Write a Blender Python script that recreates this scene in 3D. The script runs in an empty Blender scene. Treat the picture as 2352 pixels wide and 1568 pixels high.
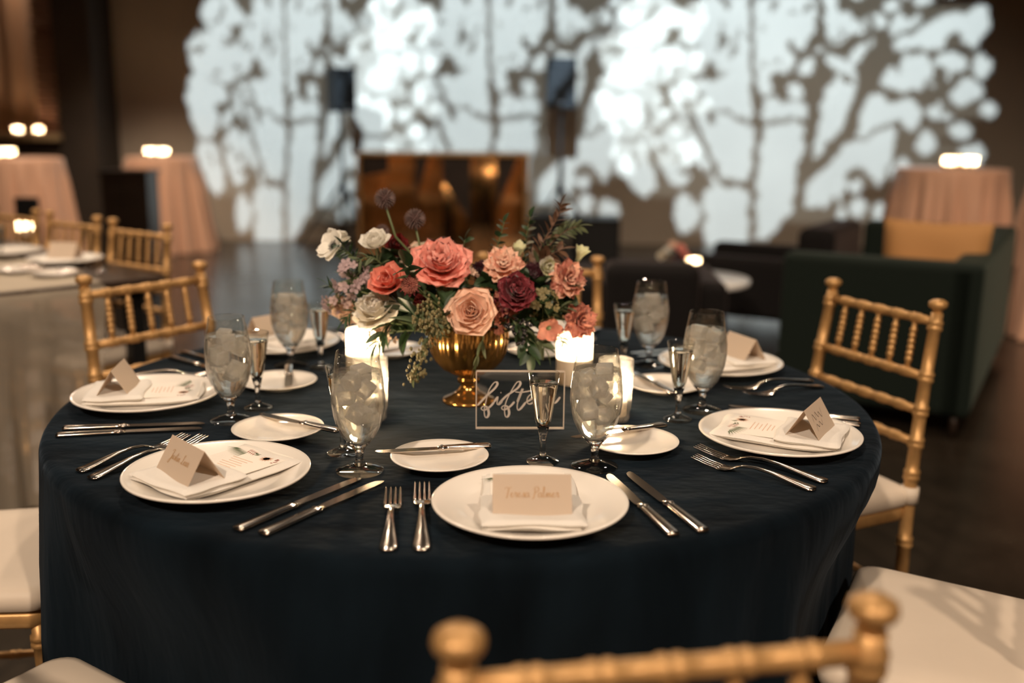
import bpy, math, random
import numpy as np
from mathutils import Vector, Matrix, Quaternion

random.seed(15)
SC = bpy.context.scene
COL = SC.collection
PI = math.pi
sin, cos, R_ = math.sin, math.cos, math.radians

# ------------------------------------------------------------------ camera
FPX, PITCH, ROLL, CZ = 2287.0, R_(12.2475), R_(0.6017), 1.2846
W_, H_ = 2352, 1568
FWD = Vector((0, cos(PITCH), -sin(PITCH)))
_r, _u = Vector((1, 0, 0)), Vector((0, sin(PITCH), cos(PITCH)))
RGT = cos(ROLL) * _r + sin(ROLL) * _u
UPV = -sin(ROLL) * _r + cos(ROLL) * _u
CAMP = Vector((0, 0, CZ))
cam = bpy.data.cameras.new('camera')
cam.sensor_width = 36.0
cam.lens = FPX / W_ * 36.0
cam.clip_end = 100
cam.dof.use_dof = True
cam.dof.focus_distance = 1.56
cam.dof.aperture_fstop = 1.7
cam.dof.aperture_blades = 0
camo = bpy.data.objects.new('camera', cam)
COL.objects.link(camo)
m = Matrix((RGT, UPV, -FWD)).transposed().to_4x4()
m.translation = CAMP
camo.matrix_world = m
SC.camera = camo

# ------------------------------------------------------------------ colour management and world
vs = SC.view_settings
vs.view_transform = 'Standard'
vs.look = 'None'
vs.exposure = 0.12
vs.gamma = 1.0
vs.use_curve_mapping = False
SC.cycles.sample_clamp_indirect = 4.0
SC.cycles.max_bounces = 14
SC.cycles.transmission_bounces = 14
SC.cycles.transparent_max_bounces = 16
wd = bpy.data.worlds.new('world')
SC.world = wd
wd.use_nodes = True
wd.node_tree.nodes['Background'].inputs[0].default_value = (1.0, 0.78, 0.55, 1)
wd.node_tree.nodes['Background'].inputs[1].default_value = 0.0

WARM = (1.0, 0.79, 0.60)


def lamp(name, kind, loc, target, watts, color=WARM, size=0.1, angle=60, blend=0.5):
    d = bpy.data.lights.new(name, kind)
    d.energy = watts
    d.color = color
    if kind == 'SPOT':
        d.spot_size = R_(angle)
        d.spot_blend = blend
        d.shadow_soft_size = size
    elif kind == 'POINT':
        d.shadow_soft_size = size
    elif kind == 'AREA':
        d.shape = 'DISK'
        d.size = size
    o = bpy.data.objects.new(name, d)
    COL.objects.link(o)
    o.location = loc
    if target is not None:
        o.rotation_euler = (Vector(target) - Vector(loc)).to_track_quat('-Z', 'Y').to_euler()
    return o


# hall ceiling lamps and added fill spots (all above and outside the frame); fixtures are built with the ceiling below
CEIL = 5.2
CEIL_LAMPS = [  # x, y, z, watts, cone, target
    (-1.7, 5.6, 4.95, 260, 70, (-0.1, 1.9, 0.7)),
    (1.9, 6.2, 4.95, 170, 70, (0.0, 2.0, 0.7)),
    (0.5, 2.4, 4.95, 140, 80, (0.0, 1.9, 0.7)),
    (-1.9, -2.8, 4.95, 1050, 60, (-0.2, 2.0, 0.8)),  # unseen fill added behind the camera, brightens the bouquet's front
    (2.3, -2.6, 4.95, 640, 60, (0.4, 2.2, 0.8)),  # second added fill behind the camera, from the sofa side
    (-3.4, 4.0, 4.95, 520, 80, (-2.2, 4.6, 0.6)),
    (2.9, 3.2, 4.95, 460, 80, (2.8, 6.6, 0.6)),
    (-3.3, 7.2, 4.95, 900, 38, (-3.7, 9.9, 0.2)),  # spot added to brighten the blush cocktail table
]
for i, (x, y, z, w, a, t) in enumerate(CEIL_LAMPS):
    lamp('ceiling_and_fill_lamp_offscreen', 'SPOT', (x, y, z), t, w, WARM, 0.11, a, 0.7)

# ------------------------------------------------------------------ pixel helpers
def ray(px, py):
    return FWD + ((px - W_ / 2) / FPX) * RGT - ((py - H_ / 2) / FPX) * UPV


def U(px, py, z=0.0):
    d = ray(px, py)
    return CAMP + d * ((z - CZ) / d.z)


def YD(px, py, y):
    d = ray(px, py)
    return CAMP + d * (y / d.y)


# ------------------------------------------------------------------ materials
MATS = {}


def mat(name, base, rough=0.5, metal=0.0, var=0.0, vscale=20.0, bump=0.0, bscale=60.0, sheen=0.0,
        trans=0.0, ior=1.45, alpha=1.0, emit=None, estr=0.0, transl=0.0, coat=0.0, spec=0.5, stretch=None, sheen_tint=None):
    if name in MATS:
        return MATS[name]
    M = bpy.data.materials.new(name)
    M.use_nodes = True
    nt = M.node_tree
    b = nt.nodes['Principled BSDF']
    b.inputs['Base Color'].default_value = (*base, 1)
    b.inputs['Roughness'].default_value = rough
    b.inputs['Metallic'].default_value = metal
    b.inputs['IOR'].default_value = ior
    b.inputs['Transmission Weight'].default_value = trans
    b.inputs['Alpha'].default_value = alpha
    b.inputs['Coat Weight'].default_value = coat
    b.inputs['Specular IOR Level'].default_value = spec
    if sheen:
        b.inputs['Sheen Weight'].default_value = sheen
        b.inputs['Sheen Roughness'].default_value = 0.4
        if sheen_tint:
            b.inputs['Sheen Tint'].default_value = (*sheen_tint, 1)
    if emit:
        b.inputs['Emission Color'].default_value = (*emit, 1)
        b.inputs['Emission Strength'].default_value = estr
    tc = None
    if var or bump:
        tc = nt.nodes.new('ShaderNodeTexCoord')
        mp = nt.nodes.new('ShaderNodeMapping')
        nt.links.new(tc.outputs['Object'], mp.inputs['Vector'])
        if stretch:
            mp.inputs['Scale'].default_value = stretch
    if var:
        n = nt.nodes.new('ShaderNodeTexNoise')
        n.inputs['Scale'].default_value = vscale
        n.inputs['Detail'].default_value = 5
        nt.links.new(mp.outputs[0], n.inputs['Vector'])
        mr = nt.nodes.new('ShaderNodeMapRange')
        mr.inputs['From Min'].default_value = 0.3
        mr.inputs['From Max'].default_value = 0.7
        mr.inputs['To Min'].default_value = 1 - var
        mr.inputs['To Max'].default_value = 1 + var
        nt.links.new(n.outputs['Fac'], mr.inputs['Value'])
        mx = nt.nodes.new('ShaderNodeVectorMath')
        mx.operation = 'SCALE'
        mx.inputs[0].default_value = base
        nt.links.new(mr.outputs[0], mx.inputs['Scale'])
        nt.links.new(mx.outputs[0], b.inputs['Base Color'])
    if bump:
        n2 = nt.nodes.new('ShaderNodeTexNoise')
        n2.inputs['Scale'].default_value = bscale
        n2.inputs['Detail'].default_value = 4
        nt.links.new(mp.outputs[0], n2.inputs['Vector'])
        bp = nt.nodes.new('ShaderNodeBump')
        bp.inputs['Strength'].default_value = 1.0
        bp.inputs['Distance'].default_value = bump
        nt.links.new(n2.outputs['Fac'], bp.inputs['Height'])
        nt.links.new(bp.outputs[0], b.inputs['Normal'])
    if transl:
        t = nt.nodes.new('ShaderNodeBsdfTranslucent')
        t.inputs['Color'].default_value = (*base, 1)
        ms = nt.nodes.new('ShaderNodeMixShader')
        ms.inputs[0].default_value = transl
        nt.links.new(b.outputs[0], ms.inputs[1])
        nt.links.new(t.outputs[0], ms.inputs[2])
        nt.links.new(ms.outputs[0], nt.nodes['Material Output'].inputs['Surface'])
    MATS[name] = M
    return M


def thin_glass(name, tint=(0.97, 0.97, 0.95), extra=0.0):
    """clear thin-walled glass: mostly see-through, mirror-like towards grazing angles"""
    M = bpy.data.materials.new(name)
    M.use_nodes = True
    nt = M.node_tree
    nt.nodes.remove(nt.nodes['Principled BSDF'])
    tr = nt.nodes.new('ShaderNodeBsdfTransparent')
    tr.inputs['Color'].default_value = (*tint, 1)
    gl = nt.nodes.new('ShaderNodeBsdfGlossy')
    gl.inputs['Roughness'].default_value = 0.02
    fr = nt.nodes.new('ShaderNodeLayerWeight')      # same from inside and outside
    fr.inputs['Blend'].default_value = 0.5
    pw = nt.nodes.new('ShaderNodeMath')
    pw.operation = 'POWER'
    pw.inputs[1].default_value = 3.5
    nt.links.new(fr.outputs['Facing'], pw.inputs[0])
    ad = nt.nodes.new('ShaderNodeMath')
    ad.operation = 'MULTIPLY_ADD'
    ad.inputs[1].default_value = 0.75
    ad.inputs[2].default_value = 0.035 + extra
    nt.links.new(pw.outputs[0], ad.inputs[0])
    ms = nt.nodes.new('ShaderNodeMixShader')
    nt.links.new(ad.outputs[0], ms.inputs[0])
    nt.links.new(tr.outputs[0], ms.inputs[1])
    nt.links.new(gl.outputs[0], ms.inputs[2])
    nt.links.new(ms.outputs[0], nt.nodes['Material Output'].inputs['Surface'])
    MATS[name] = M
    return M


def fogged_glass(name, z_hi, amount):
    """thin glass with condensation on the outside wherever the cold drink stands behind it"""
    M = thin_glass(name)
    nt = M.node_tree
    out = nt.nodes['Material Output']
    prev = out.inputs['Surface'].links[0].from_socket
    df = nt.nodes.new('ShaderNodeBsdfDiffuse')
    df.inputs['Color'].default_value = (.92, .90, .87, 1)
    tl = nt.nodes.new('ShaderNodeBsdfTranslucent')
    tl.inputs['Color'].default_value = (.92, .90, .87, 1)
    m1 = nt.nodes.new('ShaderNodeMixShader')
    m1.inputs[0].default_value = 0.6
    nt.links.new(df.outputs[0], m1.inputs[1])
    nt.links.new(tl.outputs[0], m1.inputs[2])
    tc = nt.nodes.new('ShaderNodeTexCoord')
    sx = nt.nodes.new('ShaderNodeSeparateXYZ')
    nt.links.new(tc.outputs['Object'], sx.inputs[0])
    mz = nt.nodes.new('ShaderNodeMapRange')
    mz.inputs['From Min'].default_value = z_hi
    mz.inputs['From Max'].default_value = z_hi - .012
    nt.links.new(sx.outputs['Z'], mz.inputs['Value'])
    n = nt.nodes.new('ShaderNodeTexNoise')
    n.inputs['Scale'].default_value = 70
    n.inputs['Detail'].default_value = 6
    n.inputs['Roughness'].default_value = .7
    nt.links.new(tc.outputs['Object'], n.inputs['Vector'])
    mn = nt.nodes.new('ShaderNodeMapRange')
    mn.inputs['From Min'].default_value = .38
    mn.inputs['From Max'].default_value = .68
    mn.inputs['To Max'].default_value = amount
    nt.links.new(n.outputs['Fac'], mn.inputs['Value'])
    mu = nt.nodes.new('ShaderNodeMath')
    mu.operation = 'MULTIPLY'
    nt.links.new(mz.outputs[0], mu.inputs[0])
    nt.links.new(mn.outputs[0], mu.inputs[1])
    m2 = nt.nodes.new('ShaderNodeMixShader')
    nt.links.new(mu.outputs[0], m2.inputs[0])
    nt.links.new(prev, m2.inputs[1])
    nt.links.new(m1.outputs[0], m2.inputs[2])
    nt.links.new(m2.outputs[0], out.inputs['Surface'])
    return M


def sheer(name, color, opacity):
    M = bpy.data.materials.new(name)
    M.use_nodes = True
    nt = M.node_tree
    nt.nodes.remove(nt.nodes['Principled BSDF'])
    tr = nt.nodes.new('ShaderNodeBsdfTransparent')
    df = nt.nodes.new('ShaderNodeBsdfDiffuse')
    df.inputs['Color'].default_value = (*color, 1)
    tl = nt.nodes.new('ShaderNodeBsdfTranslucent')
    tl.inputs['Color'].default_value = (*color, 1)
    m1 = nt.nodes.new('ShaderNodeMixShader')
    m1.inputs[0].default_value = 0.35
    nt.links.new(df.outputs[0], m1.inputs[1])
    nt.links.new(tl.outputs[0], m1.inputs[2])
    lw = nt.nodes.new('ShaderNodeLayerWeight')
    lw.inputs['Blend'].default_value = 0.35
    mr = nt.nodes.new('ShaderNodeMapRange')
    mr.inputs['To Min'].default_value = opacity
    mr.inputs['To Max'].default_value = 1.0
    nt.links.new(lw.outputs['Facing'], mr.inputs['Value'])
    ms = nt.nodes.new('ShaderNodeMixShader')
    nt.links.new(mr.outputs[0], ms.inputs[0])
    nt.links.new(tr.outputs[0], ms.inputs[1])
    nt.links.new(m1.outputs[0], ms.inputs[2])
    nt.links.new(ms.outputs[0], nt.nodes['Material Output'].inputs['Surface'])
    MATS[name] = M
    return M


M_GOLD = mat('gold_paint', (0.47, 0.27, 0.105), 0.42, 0.45, var=0.12, vscale=40)
M_PAD = mat('cream_vinyl', (0.62, 0.53, 0.43), 0.55, var=0.03, vscale=8)
M_NAVY = mat('navy_velvet', (0.0032, 0.0064, 0.0098), 0.85, 0, var=0.6, vscale=6, bump=0.013, bscale=6, sheen=0.10,
             stretch=(1, 1.7, .35), sheen_tint=(0.42, 0.56, 0.74), spec=0.05)
M_CHINA = mat('white_china', (0.78, 0.73, 0.66), 0.16, coat=0.3)
M_STEEL = mat('polished_steel', (0.72, 0.64, 0.56), 0.18, 1.0)
M_GLASS = mat('clear_glass', (0.97, 0.97, 0.96), 0.0, trans=1.0, ior=1.45)
def clear_drink(name, ior, color, through):
    """clear liquid: refracts, and lets part of the light straight through to the ice inside"""
    M = mat(name, color, 0.0, trans=1.0, ior=ior)
    nt = M.node_tree
    t = nt.nodes.new('ShaderNodeBsdfTransparent')
    t.inputs['Color'].default_value = (*color, 1)
    ms = nt.nodes.new('ShaderNodeMixShader')
    ms.inputs[0].default_value = through
    nt.links.new(nt.nodes['Principled BSDF'].outputs[0], ms.inputs[1])
    nt.links.new(t.outputs[0], ms.inputs[2])
    nt.links.new(ms.outputs[0], nt.nodes['Material Output'].inputs['Surface'])
    return M


M_ICE = mat('cracked_ice', (0.95, 0.93, 0.90), 0.06, trans=0.80, ior=1.2, bump=0.006, bscale=70, transl=0.24)
M_WATER = clear_drink('drinking_water', 1.33, (1, 1, 1), .42)
M_THIN = thin_glass('thin_glass')
M_FOG = fogged_glass('condensation_glass', .160, .14)
M_FOOT = thin_glass('thick_foot_glass', (.95, .95, .93), .07)
M_NAPKIN = mat('white_linen', (0.80, 0.76, 0.70), 0.85, bump=0.0006, bscale=500, transl=0.12)
M_MENU = mat('cream_menu_card', (0.82, 0.76, 0.68), 0.7)
M_CARD = mat('cream_card_stock', (0.70, 0.58, 0.46), 0.75, transl=0.35)
M_INK = mat('gold_ink', (0.45, 0.27, 0.13), 0.5)
M_DINK = mat('dark_ink', (0.05, 0.04, 0.035), 0.6)
M_WINK = mat('white_ink', (0.62, 0.54, 0.47), 0.6, transl=0.2)
M_AMBER = mat('amber_gold_glass', (0.40, 0.21, 0.06), 0.16, 0.9, var=0.4, vscale=30)
M_WAX = mat('white_wax', (0.9, 0.82, 0.7), 0.5, transl=0.5)
M_FLAME = mat('candle_flame', (1, 0.6, 0.2), 0.5, emit=(1.0, 0.62, 0.28), estr=260)
M_WICK = mat('wick', (0.02, 0.015, 0.01), 0.9)
M_FROST = mat('frosted_glass', (0.88, 0.84, 0.78), 0.35, transl=0.6)
M_BLACK = mat('black_plastic', (0.007, 0.007, 0.007), 0.5, spec=0.3)
M_DARKWOOD = mat('dark_wood', (0.030, 0.018, 0.012), 0.35, var=0.4, vscale=6, stretch=(1, 12, 1))
M_BLUSH = mat('blush_satin', (0.72, 0.42, 0.28), 0.5, sheen=0.3)
M_GREENV = mat('green_velvet', (0.006, 0.011, 0.008), 0.8, sheen=0.25, sheen_tint=(0.3, 0.36, 0.3), spec=0.2)
M_BLACKV = mat('black_velvet', (0.006, 0.005, 0.005), 0.8, sheen=0.25, sheen_tint=(0.45, 0.35, 0.32), spec=0.2)
M_OCHRE = mat('ochre_fabric', (0.36, 0.18, 0.06), 0.8, bump=0.002, bscale=80)
M_ACRYL = thin_glass('acrylic', (0.93, 0.92, 0.90), 0.02)
M_ACEDGE = mat('acrylic_edge', (0.75, 0.66, 0.56), 0.4, transl=0.3)
M_MARBLE = mat('white_stone', (0.75, 0.73, 0.7), 0.2)
M_MIRROR = mat('gold_mirror', (0.80, 0.46, 0.22), 0.07, 1.0, bump=0.0015, bscale=3)


# ------------------------------------------------------------------ mesh helpers
class MB:
    def __init__(s):
        s.v, s.f = [], []

    def add(s, v, f, M=None):
        o = len(s.v)
        s.v += [tuple(M @ Vector(p)) if M is not None else tuple(p) for p in v]
        s.f += [tuple(i + o for i in q) for q in f]
        return s

    def box(s, x0, x1, y0, y1, z0, z1, M=None):
        v = [(x, y, z) for z in (z0, z1) for y in (y0, y1) for x in (x0, x1)]
        f = [(0, 2, 3, 1), (4, 5, 7, 6), (0, 1, 5, 4), (2, 6, 7, 3), (0, 4, 6, 2), (1, 3, 7, 5)]
        return s.add(v, f, M)

    def tube(s, path, radii, n=10, cap=True):
        path = [Vector(p) for p in path]
        if not hasattr(radii, '__len__'):
            radii = [radii] * len(path)
        v, f = [], []
        for i, p in enumerate(path):
            a, b = path[max(0, i - 1)], path[min(len(path) - 1, i + 1)]
            t = (b - a)
            t = t.normalized() if t.length > 1e-9 else Vector((0, 0, 1))
            ref = Vector((1, 0, 0)) if abs(t.x) < 0.8 else Vector((0, 1, 0))
            e1 = t.cross(ref).normalized()
            e2 = t.cross(e1)
            for k in range(n):
                a_ = 2 * PI * k / n
                v.append(p + (e1 * cos(a_) + e2 * sin(a_)) * radii[i])
        for i in range(len(path) - 1):
            for k in range(n):
                k2 = (k + 1) % n
                f.append((i * n + k, i * n + k2, (i + 1) * n + k2, (i + 1) * n + k))
        if cap:
            f.append(tuple(range(n))[::-1])
            f.append(tuple((len(path) - 1) * n + k for k in range(n)))
        return s.add(v, f)

    def lathe(s, prof, n=40, rad=None, closed=False, open_top=False):
        """prof: [(r,z)...]; rad(theta,i)-> radius factor"""
        v, f = [], []
        for i, (r, z) in enumerate(prof):
            for k in range(n):
                a = 2 * PI * k / n
                q = r * (rad(a, i) if rad else 1)
                v.append((q * cos(a), q * sin(a), z))
        L = len(prof)
        for i in range(L - 1 + (1 if closed else 0)):
            j = (i + 1) % L
            for k in range(n):
                k2 = (k + 1) % n
                f.append((i * n + k, i * n + k2, j * n + k2, j * n + k))
        if not closed:
            if prof[0][0] > 1e-6:
                f.append(tuple(range(n))[::-1])
            if prof[-1][0] > 1e-6 and not open_top:
                f.append(tuple((L - 1) * n + k for k in range(n)))
        return s.add(v, f)

    def grid(s, fn, nu, nv):
        v = [fn(i / nu, j / nv) for i in range(nu + 1) for j in range(nv + 1)]
        f = [(i * (nv + 1) + j, i * (nv + 1) + j + 1, (i + 1) * (nv + 1) + j + 1, (i + 1) * (nv + 1) + j)
             for i in range(nu) for j in range(nv)]
        return s.add(v, f)

    def sphere(s, c, r, n=12, m=8, sc=(1, 1, 1)):
        v, f = [], []
        for i in range(m + 1):
            t = PI * i / m
            for k in range(n):
                a = 2 * PI * k / n
                v.append((c[0] + r * sc[0] * sin(t) * cos(a), c[1] + r * sc[1] * sin(t) * sin(a), c[2] + r * sc[2] * cos(t)))
        for i in range(m):
            for k in range(n):
                k2 = (k + 1) % n
                f.append((i * n + k, (i + 1) * n + k, (i + 1) * n + k2, i * n + k2))
        return s.add(v, f)

    def mesh(s, name, material, smooth=True):
        me = bpy.data.meshes.new(name)
        me.from_pydata(s.v, [], s.f)
        me.materials.append(material)
        if smooth:
            me.shade_smooth()
        me.validate()
        return me

    def obj(s, name, material, parent=None, smooth=True, bevel=0.0, solid=0.0, subsurf=0, autos=True):
        return link(name, s.mesh(name, material, smooth), parent, bevel, solid, subsurf, autos and smooth)


def link(name, me, parent=None, bevel=0.0, solid=0.0, subsurf=0, autos=False):
    o = bpy.data.objects.new(name, me)
    COL.objects.link(o)
    if parent is not None:
        o.parent = parent
    if solid:
        md = o.modifiers.new('solid', 'SOLIDIFY')
        md.thickness = solid
        md.offset = 0
    if bevel:
        md = o.modifiers.new('bevel', 'BEVEL')
        md.width = bevel
        md.segments = 3
        md.limit_method = 'ANGLE'
    if subsurf:
        md = o.modifiers.new('sub', 'SUBSURF')
        md.levels = md.render_levels = subsurf
    return o


def tag(o, label, cat, group=None, kind=None):
    o['label'] = label
    o['category'] = cat
    if group:
        o['group'] = group
    if kind:
        o['kind'] = kind
    return o


def struct(o):
    o['kind'] = 'structure'
    return o


def empty(name, loc=(0, 0, 0), rz=0.0, label=None, cat=None, group=None):
    o = bpy.data.objects.new(name, None)
    o.empty_display_size = 0.05
    COL.objects.link(o)
    o.location = loc
    o.rotation_euler = (0, 0, rz)
    if label:
        tag(o, label, cat, group)
    return o


def copy_tree(o, parent=None):
    c = o.copy()
    COL.objects.link(c)
    c.parent = parent
    for ch in list(o.children):
        copy_tree(ch, c)
    return c


def place(proto, used, loc, rz, label, cat, group=None):
    """first call moves the prototype, later calls copy the whole thing"""
    o = proto if not used else copy_tree(proto)
    used.append(1)
    o.location = loc
    o.rotation_euler = (0, 0, rz)
    tag(o, label, cat, group)
    return o


# ================================================================== THE SETTING
WALL_Y = 11.1
XL, XR, YF = -7.5, 8.0, -4.5


def floor_mat():
    M = bpy.data.materials.new('polished_concrete')
    M.use_nodes = True
    nt = M.node_tree
    b = nt.nodes['Principled BSDF']
    tc = nt.nodes.new('ShaderNodeTexCoord')
    n = nt.nodes.new('ShaderNodeTexNoise')
    n.inputs['Scale'].default_value = 1.6
    n.inputs['Detail'].default_value = 9
    n.inputs['Roughness'].default_value = 0.7
    nt.links.new(tc.outputs['Object'], n.inputs['Vector'])
    cr = nt.nodes.new('ShaderNodeValToRGB')
    cr.color_ramp.elements[0].position = 0.35
    cr.color_ramp.elements[0].color = (0.010, 0.0075, 0.005, 1)
    cr.color_ramp.elements[1].position = 0.7
    cr.color_ramp.elements[1].color = (0.034, 0.025, 0.017, 1)
    nt.links.new(n.outputs['Fac'], cr.inputs[0])
    nt.links.new(cr.outputs[0], b.inputs['Base Color'])
    mr = nt.nodes.new('ShaderNodeMapRange')
    mr.inputs['To Min'].default_value = 0.16
    mr.inputs['To Max'].default_value = 0.34
    nt.links.new(n.outputs['Fac'], mr.inputs['Value'])
    nt.links.new(mr.outputs[0], b.inputs['Roughness'])
    return M


M_WALL = mat('taupe_plaster', (0.40, 0.335, 0.265), 0.8, var=0.05, vscale=1.5, bump=0.002, bscale=40)
M_DARKWALL = mat('dark_brown_wall', (0.035, 0.024, 0.016), 0.7, var=0.2, vscale=2)
M_CEIL = mat('dark_ceiling', (0.03, 0.026, 0.022), 0.8)
struct(MB().box(XL, XR, YF, WALL_Y + .2, -0.1, 0).obj('floor', floor_mat(), smooth=False))
struct(MB().box(XL, XR, WALL_Y, WALL_Y + .2, 0, CEIL).obj('wall_back', M_WALL, smooth=False))
struct(MB().box(XL - .2, XL, YF, WALL_Y + .2, 0, CEIL).obj('wall_left', M_DARKWALL, smooth=False))
struct(MB().box(XR, XR + .2, YF, WALL_Y + .2, 0, CEIL).obj('wall_right', M_DARKWALL, smooth=False))
struct(MB().box(XL, XR, YF - .2, YF, 0, CEIL).obj('wall_front', M_DARKWALL, smooth=False))
M_WOODP = mat('amber_wood_panel', (0.30, 0.15, 0.06), 0.5, var=.25, vscale=3, stretch=(6, 1, .5))
wf = bpy.data.objects['wall_front']
for k in range(15):
    MB().box(XL + .25 + k, XL + .75 + k, YF, YF + .08, .15, 4.6).obj('pilaster', M_WOODP, wf, smooth=False, bevel=.01)
MB().box(XL, XR, YF, YF + .10, 2.45, 2.75).obj('rail', M_WOODP, wf, smooth=False, bevel=.01)
for x in (-4, 0, 4):
    lamp('added_panel_light_offscreen', 'SPOT', (x, YF + 1.6, 4.9), (x, YF, 1.2), 1200, WARM, .1, 95, .8)  # lamps added without fixtures, to brighten the panelling the bar mirrors
struct(MB().box(XL, XR, YF, WALL_Y + .2, CEIL, CEIL + .1).obj('ceiling', M_CEIL, smooth=False))

# dark pier with a curtained alcove beside the far wall
PY = 10.5
ax0, ax1, az0, az1 = -6.6, YD(125, 150, PY).x, 1.13, 3.6
px1 = YD(214, 200, PY).x
b = MB()
b.box(XL, ax0, PY, WALL_Y, 0, CEIL)
b.box(ax1, px1, PY, WALL_Y, 0, CEIL)
b.box(ax0, ax1, PY, WALL_Y, 0, az0)
b.box(ax0, ax1, PY, WALL_Y, az1, CEIL)
struct(b.obj('wall_pier', M_DARKWALL, smooth=False))
win = struct(empty('window_1', (0, 0, 0)))
MB().box(ax0, ax1 + .02, PY - .10, PY + .5, az0 - .05, az0 + .012).obj('window_sill', mat('oak_sill', (0.42, 0.30, 0.16), 0.5, var=.15, vscale=8), win, smooth=False, bevel=.008)
M_CURT = mat('warm_curtain', (0.50, 0.30, 0.18), 0.8, transl=0.25, sheen=0.2)
for k in range(2):
    x0c, x1c = (ax0, -5.75) if k == 0 else (-5.72, -4.86)
    ph = k * 1.3
    MB().grid(lambda u, v: (x0c + (x1c - x0c) * u, PY + .36 + .055 * sin(u * 6.5 * PI + ph) + .02 * sin(u * 17 + v * 2),
                            az0 + .012 + (az1 - az0) * v), 60, 6).obj('curtain', M_CURT, win, solid=.004)
M_BRICK = mat('reddish_brick', (0.16, 0.075, 0.045), 0.85, var=.3, vscale=14, bump=.003, bscale=60)
bm_ = MB().box(-.068, .068, -.09, .09, -.034, .034).mesh('brick', M_BRICK, False)
for r in range(30):
    for c in range(2):
        o = link('brick', bm_, win, bevel=.006)
        o.location = (ax1 - .07 - .145 * c + random.uniform(-.006, .006), PY + .19 + .01 * random.random() + (.05 if c else 0), az0 + .055 + r * .082)
        o.scale = (1, random.uniform(.85, 1.1), 1)
lamp('alcove_lamp_offscreen', 'POINT', (-5.1, PY + .12, 3.3), None, 40, WARM, .05)
fx = MB().tube([(-5.1, PY + .12, 3.6), (-5.1, PY + .12, 3.45)], [.02, .05]).obj('alcove_lamp_housing', M_BLACK, win)

# ceiling lamp cans, also for the added fill spots
for i, (x, y, z, w, a, t) in enumerate(CEIL_LAMPS):
    o = empty('ceiling_lamp', (x, y, CEIL), 0, 'black ceiling spotlight ' + ['hung past the bar side of the navy table', 'hung past the sofa side of the navy table', 'straight above the bouquet',
              'added as fill by the panelled wall, on the long-table side', 'added as fill by the panelled wall, on the sofa side', 'above the sheer-draped long table', 'above the green velvet sofa', 'added above the dark lectern to brighten the blush table'][i], 'lamp', 'ceiling spotlights')
    dz = CEIL - z - .25
    MB().tube([(0, 0, 0), (0, 0, -.05 - dz)], [.05, .03], 16).obj('mount', M_BLACK, o)
    MB().lathe([(.02, -.05 - dz), (.12, -.06 - dz), (.13, -.20 - dz), (.125, -.20 - dz), (.11, -.08 - dz)], 24).obj('can', M_BLACK, o)

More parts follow.
